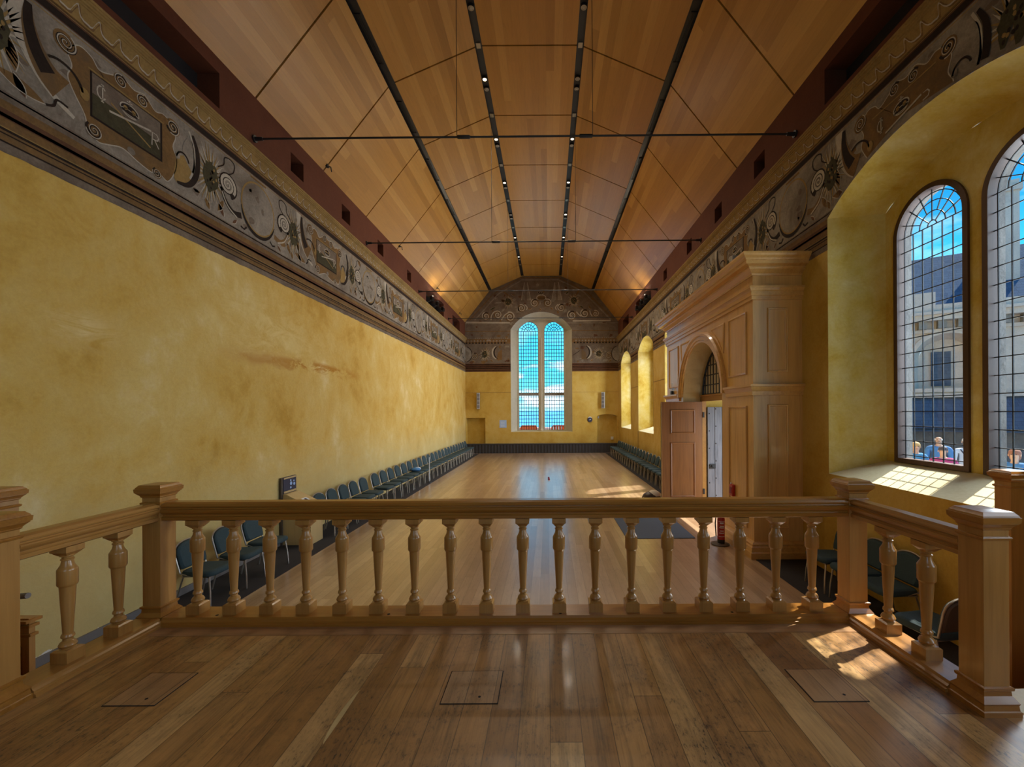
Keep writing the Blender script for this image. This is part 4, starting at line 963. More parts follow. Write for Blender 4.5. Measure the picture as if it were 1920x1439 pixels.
for a, b in ((7.42, 8.16), (11.30, 12.16)):
    panel(fO, (0, 1, 0), (-1, 0, 0), a, b, 2.24, 3.36); panel(fO, (0, 1, 0), (-1, 0, 0), a, b, -0.50, 1.68)
for s in (-1, 1):     # spandrels
    mb = MB(); pts = [(PA.c + s * 1.38, 3.36), (PA.c + s * 0.70, 3.36)]
    for i in range(9):
        a = radians(64 - i * 4.1); pts.append((PA.c + s * 1.55 * cos(a), Z0 + 1.55 * sin(a)))
    cx = sum(p[0] for p in pts) / len(pts); cz = sum(p[1] for p in pts) / len(pts)
    rows = [[mapP(cx + (p[0] - cx) * k, cz + (p[1] - cz) * k, -d) for p in pts] for k, d in ((1.0, 0.0), (1.0, 0.018), (0.9, 0.026), (0.8, 0.008))]
    mb.grid(rows, 0, close_u=True); mb.face(rows[-1]); pbuild(mb, 'spandrel_panel', 'porch', smooth=20)
# inner screen: transom, leaded lunette, door jambs and the plastered passage
XS = XP + 0.52
mb = MB(); mb.box(XS - 0.06, XS + 0.06, PA.c - 1.23, PA.c + 1.23, 1.84, 2.0); mb.box(XS - 0.09, XS + 0.02, PA.c - 1.23, PA.c + 1.23, 1.97, 2.0)
for s in (-1, 1): mb.box(XS - 0.05, XS + 0.05, PA.c + s * 1.19 - 0.05, PA.c + s * 1.19 + 0.05, ZF, 1.84)
pbuild(mb, 'door_frame', 'oak', smooth=0)
mb = MB(); mp = lambda u, z, w=0.0: (XS + w, u, z)
for i in range(-6, 7):
    u = i * 0.175; bar(mb, mp, (PA.c + u, 2.0), (PA.c + u, 1.95 + sqrt(max(0.0, 1.22 ** 2 - u * u))), 0.022 if i % 3 == 0 else 0.012, -0.01, 0.01)
for k in range(1, 5):
    z = 2.0 + k * 0.245; hw = sqrt(max(0.01, 1.22 ** 2 - (z - 1.95) ** 2)); bar(mb, mp, (PA.c - hw, z), (PA.c + hw, z), 0.022, -0.012, 0.012)
ring(mb, mp, Op(PA.c, 1.235, 2.0, 2.0, 1.17), 0.0, 0.03, -0.02, 0.02, n=30)
pbuild(mb, 'lunette_leading', 'lead', smooth=0)
mb = MB(); mb.face([mp(PA.c + 1.22 * cos(pi * i / 30), 2.0 + 1.17 * sin(pi * i / 30), 0.0) for i in range(31)]); pbuild(mb, 'lunette_glass', 'glass', smooth=0, recalc=False)
mb = MB()
mb.box(XS + 0.04, XR + 1.0, PA.c + 1.24, PA.c + 1.30, ZF, 3.3); mb.box(XS + 0.04, XR + 1.0, PA.c - 1.30, PA.c - 1.24, ZF, 3.3); mb.box(XS + 0.04, XR + 1.0, PA.c - 1.3, PA.c + 1.3, 3.25, 3.3)
mb.box(XR + 0.95, XR + 1.0, PA.c - 1.3, PA.c + 1.3, 1.95, 3.3)
passage = struct(mb.build('wall_passage', 'wall', smooth=0), 'plastered passage through the wall behind the oak porch', 'passage')
# oak door leaf, swung into the hall along the far jamb
DY = PA.c + 1.17
door = tag(empty('porch_door', (XS - 0.03, DY, ZF + 0.02)), 'reddish oak two-panel door standing open in front of the porch', 'door')
Lw, Hd = 1.09, 2.76
mb = MB(); mb.box(-Lw, 0, -0.028, 0.028, 0, Hd); mb.build('leaf', 'oakdoor', door, smooth=0, bevel=0.003)
mb = MB(); mb.box(-Lw, -Lw + 0.014, -0.029, 0.029, 0, Hd); mb.build('edge_strip', 'oakedge', door, smooth=0)
for z0, z1 in ((1.93, 2.56), (0.28, 1.70)):
    mb = MB(); rows = []
    for ins, d in ((0.0, 0.0), (0.0, 0.014), (0.015, 0.020), (0.035, 0.012), (0.045, 0.002)):
        a, b, c, e = -Lw + 0.235 + ins, -0.215 - ins, z0 + ins, z1 - ins
        rows.append([(a, -0.028 - d, c), (b, -0.028 - d, c), (b, -0.028 - d, e), (a, -0.028 - d, e)])
    mb.grid(rows, 0, close_u=True); mb.face(rows[-1]); mb.build('panel', 'oakdoor', door, smooth=20)
for z in (0.35, 2.35):
    mb = MB(); mb.box(-0.01, 0.03, -0.05, 0.0, z, z + 0.14); mb.build('hinge', 'steel', door)
# old studded door behind it
sd = tag(empty('studded_door', (XS + 0.07, DY - 0.03, ZF + 0.02)), 'weathered grey studded plank door opened back inside the porch passage', 'door')
for k in range(4):
    mb = MB(); mb.box(0.005 + k * 0.19, 0.185 + k * 0.19, -0.035, 0.035, 0, 2.62 + 0.0 * k); mb.build('plank', 'greywood', sd, smooth=0, bevel=0.006)
mb = MB()
for z in (0.2, 0.65, 1.1, 1.55, 2.0, 2.45):
    for x in (0.05, 0.22, 0.42, 0.62): mb.ball((x, -0.036, z + (0.12 if int(x * 10) % 4 == 2 else 0)), 0.016, 0.012, 0.016, 8, 4)
mb.build('iron_studs', 'steel', sd)
mb = MB(); mb.box(0.05, 0.20, -0.055, -0.035, 1.02, 1.14); mb.tube([(0.10, -0.055, 1.10), (0.10, -0.09, 1.08), (0.16, -0.09, 1.06)], 0.012, 8); mb.build('iron_lock', 'steel', sd)
# small things on the porch
def flood(x, y, label, rz):
    r = tag(empty('small_floodlight', (x, y, 4.256), rz), label, 'floodlight')
    mb = MB(); mb.box(-0.05, 0.05, -0.05, 0.05, 0, 0.02); mb.tube([(0, 0, 0.02), (0, 0, 0.07)], 0.012, 8); mb.build('stand', 'black', r)
    mb = MB(); mb.box(-0.07, 0.07, -0.05, 0.05, 0.06, 0.17); mb.build('lamp_body', 'spk', r, bevel=0.012)
    mb = MB(); mb.box(-0.055, 0.055, -0.053, -0.049, 0.075, 0.155); mb.build('lamp_glass', 'lampoff', r, smooth=0)
flood(3.42, 7.62, 'small grey floodlight on the near end of the porch cornice', 0.3)
flood(3.42, 12.0, 'small floodlight on the far end of the porch cornice', 0.3)
r = tag(empty('radio_receiver', (XP - 0.045, 11.78, 2.058)), 'small black radio receiver with two white aerials on the porch ledge', 'receiver')
mb = MB(); mb.box(-0.03, 0.03, -0.06, 0.06, 0, 0.10); mb.build('case', 'black', r, bevel=0.006)
for s in (-1, 1):
    mb = MB(); mb.tube([(0, s * 0.045, 0.10), (0, s * 0.05, 0.32)], 0.007, 8); mb.build('aerial', 'white', r)
r = tag(empty('call_point', (XP - 0.001, 7.98, -0.04)), 'red fire call box fixed to the porch beside the doorway', 'call point')
mb = MB(); mb.box(-0.06, 0, -0.07, 0.07, 0, 0.22); mb.build('box', 'redx', r, bevel=0.012)
mb = MB(); mb.box(-0.066, -0.058, -0.04, 0.05, 0.05, 0.17); mb.build('front_plate', 'redink', r, smooth=0)
mb = MB(); mb.box(-0.02, 0.0, 0.075, 0.10, 0.0, 0.24); mb.build('sign_edge', 'white', r, smooth=0)
# fire extinguisher on a round stand
r = tag(empty('fire_extinguisher', (3.26, 7.93, ZF)), 'red fire extinguisher with white label on a stand beside the porch', 'fire extinguisher')
mb = MB(); mb.lathe((0.0, 0, 0), [(0, 0.17), (0.015, 0.17), (0.03, 0.12), (0.03, 0.0)], 24, caps=False); mb.build('floor_stand', 'backshell', r)
mb = MB(); mb.lathe((0.02, 0, 0), [(0.03, 0.066), (0.10, 0.068)], 20); mb.build('foot_band', 'black', r)
mb = MB(); mb.lathe((0.02, 0, 0), [(0.10, 0.068), (0.48, 0.068), (0.53, 0.055), (0.56, 0.028), (0.59, 0.022)], 20); mb.build('cylinder', 'redx', r)
mb = MB(); mb.box(-0.02, 0.06, -0.09, 0.03, 0.59, 0.62); mb.box(0.0, 0.03, -0.11, 0.02, 0.64, 0.655); mb.build('handle', 'black', r, bevel=0.004)
mb = MB(); mb.tube([(0.02, 0.02, 0.60), (-0.07, 0.0, 0.58), (-0.09, 0.0, 0.40), (-0.075, 0.0, 0.16)], 0.011, 8); mb.build('hose', 'black', r)
mb = MB(); A = [(0.02 + 0.0695 * cos(a), 0.0695 * sin(a)) for a in [radians(-150 + 10 * i) for i in range(11)]]
mb.grid([[(x, y, z) for x, y in A] for z in (0.16, 0.45)])
lb = mb.build('label', 'redx', r, recalc=False)
mb = MB(); B = [(0.02 + 0.0705 * cos(a), 0.0705 * sin(a)) for a in [radians(-150 + 10 * i) for i in range(11)]]
for z0, z1, i0, i1 in ((0.155, 0.165, 0, 10), (0.445, 0.455, 0, 10), (0.40, 0.43, 2, 8), (0.35, 0.365, 2, 9), (0.32, 0.335, 1, 9), (0.26, 0.275, 2, 8), (0.22, 0.235, 1, 9)):
    mb.grid([[(x, y, z) for x, y in B[i0:i1 + 1]] for z in (z0, z1)])
for i in (0, 9): mb.grid([[(x, y, z) for x, y in ((B[i][0], B[i][1]), (B[i][0] * 0.9 + B[i + 1][0] * 0.1, B[i][1] * 0.9 + B[i + 1][1] * 0.1))] for z in (0.16, 0.45)])
mb.build('label_print', 'white', lb, recalc=False)
# mat, shoe and bag by the door
mb = MB(); mb.box(1.55, 2.92, 8.30, 10.15, ZF, ZF + 0.012); tag(mb.build('door_mat', 'matt', smooth=0), 'large blue grey mat on the floor before the porch', 'mat')
r = tag(empty('shoe', (2.97, 9.95, ZF), radians(70)), 'black and white shoe on the floor beside the mat', 'shoe')
mb = MB(); mb.loft([[(x * w, y, z) for x, y in ((-0.045, -0.13), (0.045, -0.13), (0.05, 0.0), (0.052, 0.10), (0.03, 0.15), (-0.02, 0.15), (-0.045, 0.10), (-0.04, 0.0))] for z, w in ((0, 1.0), (0.03, 1.02))]); mb.build('sole', 'white', r, bevel=0.006)
mb = MB(); mb.loft([[(x * w, y * l - (1 - l) * 0.05, z) for x, y in ((-0.04, -0.12), (0.04, -0.12), (0.046, 0.0), (0.048, 0.10), (0.028, 0.14), (-0.018, 0.14), (-0.04, 0.10), (-0.036, 0.0))] for z, w, l in ((0.03, 1.0, 1.0), (0.06, 0.92, 0.9), (0.085, 0.7, 0.6), (0.10, 0.6, 0.45))]); mb.build('upper', 'leather', r, smooth=60)
r = tag(empty('shoulder_bag', (2.80, 11.35, ZF)), 'dark leather bag with a pale flap on the floor behind the open oak door', 'bag')
mb = MB(); mb.ball((0, 0, 0.16), 0.26, 0.20, 0.20, 18, 10, z0=-0.8); mb.build('bag_body', 'leather', r)
mb = MB(); mb.ball((0.06, 0, 0.22), 0.20, 0.17, 0.17, 18, 8, z0=0.15); mb.build('flap', 'palecloth', r)
mb = MB(); mb.tube([(-0.2, -0.05, 0.22), (-0.30, -0.16, 0.12), (-0.26, -0.24, 0.02), (-0.08, -0.28, 0.014), (0.1, -0.22, 0.02), (0.2, -0.08, 0.2)], 0.018, 8); mb.build('strap', 'palecloth', r)

# ------------------------------------------------------------------ chairs
def make_chair():
    r = empty('stacking_chair')
    def outline(w0, w1, y0, y1, n=6, rr=0.09):
        pts = []
        for cx, cy, a0, w in ((1, 1, 0, w1), (-1, 1, 90, w1), (-1, -1, 180, w0), (1, -1, 270, w0)):
            for i in range(n + 1):
                a = radians(a0 + 90 * i / n); y = (y1 - rr if cy > 0 else y0 + rr * 0.5) + (rr if cy > 0 else rr * 0.5) * sin(a); pts.append((cx * (w / 2 - rr) + rr * cos(a), y))
        return pts
    base = outline(0.40, 0.46, -0.20, 0.25)
    mb = MB(); mb.loft([[(x * k, y * k, z) for x, y in base] for k, z in ((0.97, 0.415), (1.0, 0.43), (1.0, 0.455), (0.96, 0.475), (0.80, 0.485))]); mb.build('seat', 'fabric', r, smooth=50)
    def back(d0, d1, ws):
        mb = MB(); loops = []
        prof = []
        n = 10
        for i in range(n + 1): a = pi * i / n; prof.append((0.205 * cos(a) * (1.0), 0.70 + 0.135 * sin(a) ** 0.8))
        prof += [(-0.20, 0.55), (-0.185, 0.50), (0.185, 0.50), (0.20, 0.55)]
        for dd, k in ws: loops.append([(x * k, -0.20 - (z - 0.5) * 0.24 + dd, 0.66 + (z - 0.66) * k) for x, z in prof])
        mb.loft(loops); return mb
    back(0, 0, ((0.006, 0.97), (0.016, 1.0), (0.032, 0.98), (0.045, 0.85))).build('backrest', 'fabric', r, smooth=50)
    back(0, 0, ((-0.022, 0.92), (-0.012, 1.0), (0.005, 1.0))).build('back_shell', 'backshell', r, smooth=50)
    pts = [(0.195, -0.05, 0.42), (0.20, -0.19, 0.45)]
    for i in range(11): a = pi * i / 10; z = 0.70 + 0.145 * sin(a) ** 0.8; pts.append((0.216 * cos(a), -0.198 - (z - 0.5) * 0.24, z))
    pts += [(-0.20, -0.19, 0.45), (-0.195, -0.05, 0.42)]
    mb = MB(); mb.tube(pts, 0.011, 8); mb.tube([(-0.20, 0.2, 0.408), (-0.19, -0.17, 0.408), (0.19, -0.17, 0.408), (0.20, 0.2, 0.408)], 0.011, 8, closed=True); mb.build('frame', 'chrome', r)
    for s in (-1, 1):
        mb = MB(); mb.tube([(s * 0.19, 0.19, 0.41), (s * 0.205, 0.215, 0.2), (s * 0.215, 0.225, 0.0)], 0.0115, 8); mb.build('leg', 'chrome', r)
        mb = MB(); mb.tube([(s * 0.185, -0.16, 0.41), (s * 0.20, -0.215, 0.2), (s * 0.21, -0.26, 0.0)], 0.0115, 8); mb.build('leg', 'chrome', r)
    return r
ch0 = make_chair(); used = False
def chair(x, y, rz, label, group):
    global used
    c = copy_tree(ch0) if used else ch0; used = True
    c.location = (x, y, ZF + 0.009); c.rotation_euler = (0, 0, rz + random.uniform(-0.05, 0.05)); tag(c, label, 'chair', group); return c
FL, FR_ = -pi / 2, pi / 2
gl = 'chairs along the left wall'; gr = 'chairs along the right wall beyond the porch'; gn = 'chairs under the near right window'
for y, l in ((5.62, 'teal padded chair nearest the viewer in the row along the left wall'), (6.23, 'teal padded chair between two others just before the poster desk, left wall'), (6.80, 'teal padded chair right before the poster desk by the left wall')): chair(-4.62, y, FL, l, gl)
for k, y in enumerate((8.78, 9.30, 9.82, 10.33, 10.86)): chair(-4.62, y, FL, 'teal padded chair by the left wall, %s beyond the poster desk' % ORD[k], gl)
LY = [11.6 + 0.575 * i for i in range(23)]
for k, y in enumerate(LY): chair(-4.62, y, FL, 'dark padded chair in the long left row, %s from the far wall' % ORD[len(LY) - 1 - k], gl)
RY = [13.2 + 0.575 * i for i in range(20)]
for k, y in enumerate(RY): chair(3.84, y, FR_, 'dark padded chair in the right row beyond the porch, %s from the far wall' % ORD[len(RY) - 1 - k], gr)
for y, l in ((5.95, 'teal chair next to the oak porch, seen past the right corner post'), (5.42, 'teal chair under the right window, second from the porch'), (4.93, 'teal chair under the right window seen between the two right balusters')): chair(4.02, y, FR_, l, gn)
chair(3.72, 4.02, 0.12, 'dark-backed chair turned away behind the nearest right newel post', gn)

r = tag(empty('pole_stand', (-4.30, 15.0, ZF + 0.008)), 'slim white upright pole standing at the front of the long left chair row', 'pole')
mb = MB(); mb.lathe((0, 0, 0), [(0, 0.09), (0.015, 0.085), (0.02, 0.02), (0.05, 0.014)], 14); mb.build('foot', 'black', r)
mb = MB(); mb.tube([(0, 0, 0.04), (0, 0, 0.92)], 0.014, 8); mb.build('pole', 'white', r)
r = tag(empty('plastic_bag', (-4.62, 14.47, ZF + 0.50)), 'crumpled blue and white bag lying on a chair in the long left row', 'bag')
mb = MB(); mb.ball((0, 0, 0.06), 0.17, 0.15, 0.07, 14, 8); mb.build('blue_pouch', 'bluecloth', r)
mb = MB(); mb.ball((0.02, 0.12, 0.07), 0.12, 0.11, 0.06, 14, 8); mb.build('white_top', 'white', r)
# ------------------------------------------------------------------ carpets, poster desk, far wall fittings
mb = MB(); mb.box(XL + 0.03, -4.22, 3.45, 25.2, ZF, ZF + 0.008); tag(mb.build('border_carpet', 'carpet', smooth=0), 'charcoal carpet strip under the chairs along the left wall', 'carpet')
mb = MB(); mb.box(3.46, XR - 0.02, 12.55, 25.2, ZF, ZF + 0.008); tag(mb.build('border_carpet', 'carpet', smooth=0), 'charcoal carpet strip under the chairs beyond the porch at right', 'carpet')
mb = MB(); mb.box(3.52, XR - 0.02, 3.45, 7.08, ZF, ZF + 0.008); tag(mb.build('border_carpet', 'carpet', smooth=0), 'charcoal carpet strip under the near right window', 'carpet')
r = tag(empty('poster_desk', (-4.85, 8.21, ZF)), 'pale plywood desk with a sloping top and upright poster board by the left wall', 'desk')
mb = MB()
pf = [(-0.27, 0), (0.27, 0), (0.27, 0.74), (-0.20, 0.98), (-0.27, 0.98)]
mb.loft([[(x, y, z) for x, z in pf] for y in (-0.21, 0.21)]); mb.build('desk_body', 'ply', r, smooth=0, bevel=0.004)
mb = MB(); mb.box(-0.30, -0.265, -0.25, 0.22, 0.0, 1.30); mb.build('back_board', 'backshell', r, smooth=0)
mb = MB(); mb.box(-0.265, -0.255, -0.20, 0.20, 0.99, 1.30); ps = mb.build('poster', 'ink', r, smooth=0)
mb = MB(); mb.box(-0.255, -0.252, -0.19, 0.19, 1.265, 1.295); mb.box(-0.255, -0.252, -0.19, 0.19, 0.995, 1.03); mb.build('poster_strip', 'ply', ps, smooth=0)
mb = MB()
for cy, cz, a, b in ((0.02, 1.22, 0.02, 0.024), (0.03, 1.16, 0.035, 0.05), (0.02, 1.08, 0.022, 0.05), (0.12, 1.20, 0.018, 0.02), (0.13, 1.14, 0.03, 0.05)): mb.lathe((-0.2518, cy, cz), [(0.0, a), (0.0006, a)], 14, axis='X')
mb.build('poster_figures', 'bluepaper', ps)
mb = MB(); mb.frame_box((0.02, -0.10, 0.872), (0.10, 0, -0.051), (0, 0.16, 0), (0.0015, 0, 0.004)); mb.build('card', 'white', r, smooth=0)
mb = MB(); mb.frame_box((0.045, -0.05, 0.8645), (0.045, 0, -0.023), (0, 0.06, 0), (0.0015, 0, 0.004)); mb.build('coin_slot', 'ink', r, smooth=0)
for k in range(3):
    mb = MB(); mb.frame_box((0.15 + 0.03 * k, -0.12 + 0.05 * k, 0.806 - 0.0155 * k), (0.02, 0, -0.0102), (0, 0.09, 0), (0.001, 0, 0.003)); mb.build('printed_line', 'backshell', r, smooth=0)
def far_platform():
    r = tag(empty('low_platform', (XC, 25.75, ZF)), 'long low platform with black skirt along the far wall', 'platform')
    hw = (XR - XL) / 2 - 0.02
    mb = MB(); mb.box(-hw, hw, -0.25, 0.22, 0.53, 0.57); mb.build('deck', 'skirt', r, smooth=0, bevel=0.006)
    mb = MB(); rows = []
    xs = [-hw + 2 * hw * i / 240 for i in range(241)]
    for z in (0.0, 0.53): rows.append([(x, -0.235 + 0.012 * sin(i * 1.3), z) for i, x in enumerate(xs)])
    mb.grid(rows); mb.build('skirt', 'skirt', r, smooth=60)
far_platform()
def speaker(x, label, rz):
    r = tag(empty('column_speaker', (x, YF - 0.12, 1.78), rz), label, 'speaker', 'column speakers on the far wall')
    mb = MB(); mb.box(-0.10, 0.10, -0.10, 0.06, 0, 1.0); mb.build('cabinet', 'spk', r, bevel=0.01)
    mb = MB()
    for k in range(4): mb.box(-0.075, 0.075, -0.108, -0.10, 0.05 + k * 0.235, 0.25 + k * 0.235)
    mb.build('grille', 'spkdark', r, smooth=0)
    mb = MB(); mb.tube([(0, 0.05, 0.6), (0, 0.118, 0.62)], 0.03, 8); mb.build('bracket', 'black', r)
speaker(-4.36, 'slim grey column speaker on the far wall, left of the window', 0.25); speaker(3.42, 'slim grey column speaker on the far wall, right of the window', -0.35)
r = tag(empty('wall_notice', (-2.83, YF - 0.002, 0.6)), 'pale blue paper notice on the far wall left of the window', 'notice')
mb = MB(); mb.box(-0.22, 0.22, -0.006, 0, 0, 0.48); mb.build('sheet', 'bluepaper', r, smooth=0)
mb = MB()
for k in range(5): mb.box(-0.15, 0.15 - 0.05 * (k % 2), -0.008, -0.006, 0.08 + k * 0.07, 0.10 + k * 0.07)
mb.build('print', 'white', r, smooth=0)
r = tag(empty('round_sign', (2.60, YF - 0.002, 1.08)), 'round black emblem hanging on the far wall right of the window', 'sign')
mb = MB(); mb.lathe((0, 0, 0), [(0.0, 0.155), (-0.03, 0.155), (-0.035, 0.14)], 24, axis='Y'); mb.build('disc', 'ink', r)
mb = MB(); mb.tube([(-0.09, -0.04, 0.12), (0, -0.05, 0.17), (0.09, -0.04, 0.12)], 0.02, 8); mb.tube([(-0.05, -0.04, -0.02), (0.06, -0.04, 0.02)], 0.015, 8); mb.build('white_mark', 'white', r)
r = tag(empty('motion_sensor', (3.13, YF - 0.002, 1.18)), 'small pale sensor at the top corner of the right wall niche', 'sensor')
mb = MB(); mb.box(-0.03, 0.03, -0.05, 0, -0.02, 0.08); mb.build('case', 'white', r, bevel=0.01)
mb = MB(); mb.ball((0, -0.05, 0.03), 0.02, 0.012, 0.02, 8, 5); mb.build('eye', 'ink', r)
r = tag(empty('wall_switch', (4.02, YF + 0.27, -0.1)), 'small cream wall switch low in the right wall niche', 'switch')
mb = MB(); mb.box(-0.09, 0.09, -0.03, 0.0, -0.1, 0.1); mb.build('plate', 'palecloth', r, bevel=0.01)
mb = MB(); mb.box(-0.03, 0.03, -0.04, -0.03, -0.03, 0.03); mb.build('rocker', 'white', r, bevel=0.004)
r = tag(empty('floor_socket', (0.0, 15.75, ZF)), 'tiny dark red floor marker in the middle of the polished boards', 'floor marker')
mb = MB(); mb.lathe((0, 0.06, 0), [(0, 0.035), (0.06, 0.03), (0.07, 0.0)], 12, caps=False); mb.build('rear_knob', 'redink', r)
mb = MB(); mb.lathe((0.01, -0.22, 0), [(0, 0.04), (0.05, 0.035), (0.06, 0.0)], 12, caps=False); mb.build('front_knob', 'redink', r)
# ------------------------------------------------------------------ outside: courtyard, palace front, terrace, landscape
mb = MB(); mb.box(XR + 0.9, 60, -30, 60, ZF - 0.3, ZF - 0.02); struct(mb.build('ground', 'paving', smooth=0), 'paved courtyard outside the right-hand windows', 'courtyard')
# facade runs obliquely across the court
F0 = Vector((13.9, 15.0, 0)); FD = Vector((-0.85, 0.53, 0)).normalized(); FN = Vector((-0.53, -0.85, 0)).normalized()
def fp(u, z, w=0.0): p = F0 + FD * u + FN * w; return (p.x, p.y, z)      # w > 0 comes towards the hall
pal = tag(empty('palace_range', (13.9, 15.0, ZF)), 'pale stone range with blue slate roof across the courtyard, seen through the near window', 'building')
def pb(mb, name, mat, parent=None, **k):
    o = mb.build(name, mat, None, **k); o.parent = parent or pal; o.matrix_parent_inverse = Matrix.Translation(pal.location).inverted(); return o
def fb(mb, u0, u1, z0, z1, w0, w1, m=0): mb.loft([[fp(u0, z, a), fp(u1, z, a), fp(u1, z, b), fp(u0, z, b)] for z, a, b in ((z0, w0, w1), (z1, w0, w1))], m)
U0, U1 = -16.0, 5.4
nops = [Op(c, 0.95, 2.35, 3.55, 0.75) for c in (-10.0, -5.2, -0.4, 4.2)]
mb = MB(); strip(mb, fp, U0, U1, ZF, 5.0, nops)
for o in nops:
    inn = Op(o.c, o.hw - 0.22, o.sill, o.spring - 0.05, o.rise - 0.1); reveal(mb, fp, o, inn, 0, -0.5, 0, 0)
    strip(mb, fp, o.c - o.hw, o.c + o.hw, o.sill, 0, (), 0, w=-0.5, extra=[o.c + o.hw * (i / 12 - 1) for i in range(25)], topf=inn.arch)
pb(mb, 'wall', 'palestone', smooth=0)
for o in nops:
    mb = MB(); fb(mb, o.c - 0.15, o.c + 0.38, o.sill + 0.1, o.sill + 1.35, -0.5, -0.42); pb(mb, 'narrow_window', 'slate', smooth=0)
    mb = MB(); ring(mb, fp, o, -0.14, 0.0, -0.02, 0.07); pb(mb, 'arch_moulding', 'palestone', smooth=30)
mb = MB()
for z0, z1, w in ((4.35, 4.47, 0.10), (4.75, 4.95, 0.35), (4.95, 5.05, 0.45), (2.02, 2.16, 0.14)): fb(mb, U0, U1, z0, z1, 0, w)
pb(mb, 'string_course', 'palestone', smooth=0)
k = 0; u = U0 + 0.1
while u < U1:
    mb = MB(); fb(mb, u, u + 0.22, 4.47, 4.75, 0, 0.28); pb(mb, 'corbel', 'stone', smooth=0); u += 0.52; k += 1
mb = MB()
u = U0
while u < U1 - 0.9: fb(mb, u, u + 0.85, 5.05, 5.75, 0.05, 0.35); u += 1.6
fb(mb, U0, U1, 5.05, 5.30, 0.05, 0.30); pb(mb, 'parapet', 'palestone', smooth=0)
mb = MB(); mb.face([fp(U0, 5.05, -0.3), fp(U1, 5.05, -0.3), fp(U1, 8.0, -3.4), fp(U0, 8.0, -3.4)]); mb.face([fp(U0, 8.0, -3.4), fp(U1, 8.0, -3.4), fp(U1, 5.0, -6.4), fp(U0, 5.0, -6.4)]); pb(mb, 'slate_roof', 'slate', smooth=0)
mb = MB()
for c in (-11.0, -6.2, -2.2): fb(mb, c - 0.45, c + 0.45, 5.0, 9.9, -2.6, -1.6); fb(mb, c - 0.52, c + 0.52, 9.5, 9.7, -2.67, -1.53)
pb(mb, 'chimney', 'palestone', smooth=0)
mb = MB(); mb.face([fp(U0, 2.02, 0.0), fp(U1, 2.02, 0.0), fp(U1, 0.95, 1.35), fp(U0, 0.95, 1.35)]); mb.face([fp(U0, 1.92, 0.0), fp(U1, 1.92, 0.0), fp(U1, 0.85, 1.35), fp(U0, 0.85, 1.35)]); pb(mb, 'lean_to_roof', 'slate', smooth=0)
mb = MB(); fb(mb, U0, U1, ZF, 0.95, 0.2, 0.9); pb(mb, 'lean_to_wall', 'darkstone', smooth=0)
tw = tag(empty('stone_tower', (7.75, 24, ZF)), 'tall stone tower joining the courtyard range beyond the porch', 'tower')  # added out of view to keep the sun off the farther windows
mb = MB(); mb.box(-1.1, 1.1, -5.6, 6.0, 0, 17); mb.build('walls', 'stone', tw, smooth=0)
mb = MB(); mb.box(-1.2, 1.2, -5.7, 6.1, 17, 17.6); mb.build('parapet', 'stone', tw, smooth=0)
# terrace beyond the far window
mb = MB(); mb.box(-30, 30, YF + 1.2, 33.5, ZF - 0.5, ZF - 0.1); struct(mb.build('ground_terrace', 'paving', smooth=0), 'paved terrace outside the far window', 'terrace')
mb = MB(); mb.box(-26, 26, 31.2, 31.6, ZF - 0.1, 0.42); tag(mb.build('terrace_parapet', 'terrace', smooth=0, bevel=0.03), 'white low parapet wall outside the far window', 'parapet')
def barrier(x0, x1, label, slats):
    r = tag(empty('safety_barrier', ((x0 + x1) / 2, 30.2, ZF - 0.1)), label, 'barrier', 'orange barriers outside the far window'); h = (x1 - x0) / 2
    mb = MB(); mb.loft([[(-h, -0.05, 0), (h, -0.05, 0), (h, 0.05, 0), (-h, 0.05, 0)], [(-h, -0.05, 1.48), (h, -0.05, 1.48), (h, 0.05, 1.48), (-h, 0.05, 1.48)], [(-h + 0.14, -0.05, 1.66), (h - 0.1, -0.05, 1.66), (h - 0.1, 0.05, 1.66), (-h + 0.14, 0.05, 1.66)]]); mb.build('board', 'orange', r, smooth=0)
    for k in range(slats):
        x = -h + 0.16 + k * (2 * h - 0.3) / max(1, slats - 1); mb = MB(); mb.box(x - 0.025, x + 0.025, -0.07, -0.05, 0.6, 1.58); mb.build('white_stripe', 'white', r, smooth=0)
    for s in (-1, 1):
        mb = MB(); mb.box(s * (h - 0.1) - 0.04, s * (h - 0.1) + 0.04, -0.25, 0.25, 0, 0.05); mb.build('foot', 'black', r, smooth=0)
barrier(-2.06, -0.80, 'plain orange barrier outside the left light of the far window', 0); barrier(0.20, 1.30, 'orange barrier with white stripes outside the right light of the far window', 5)
# low country and hills far below
mb = MB(); rows = []
for j in range(30):
    y = 120 * (1.16 ** j); rows.append([((i - 20) / 20 * y * 0.9, y, -14 - y * 0.0235 + (0.010 * y * (0.5 + 0.5 * sin(i * 0.9 + j)) if j > 20 else 0) + (y * 0.018 if j > 26 else 0)) for i in range(41)])
mb.grid(rows); struct(mb.build('terrain', 'hills', smooth=60), 'hazy blue farmland and hills far beyond the far window', 'landscape')
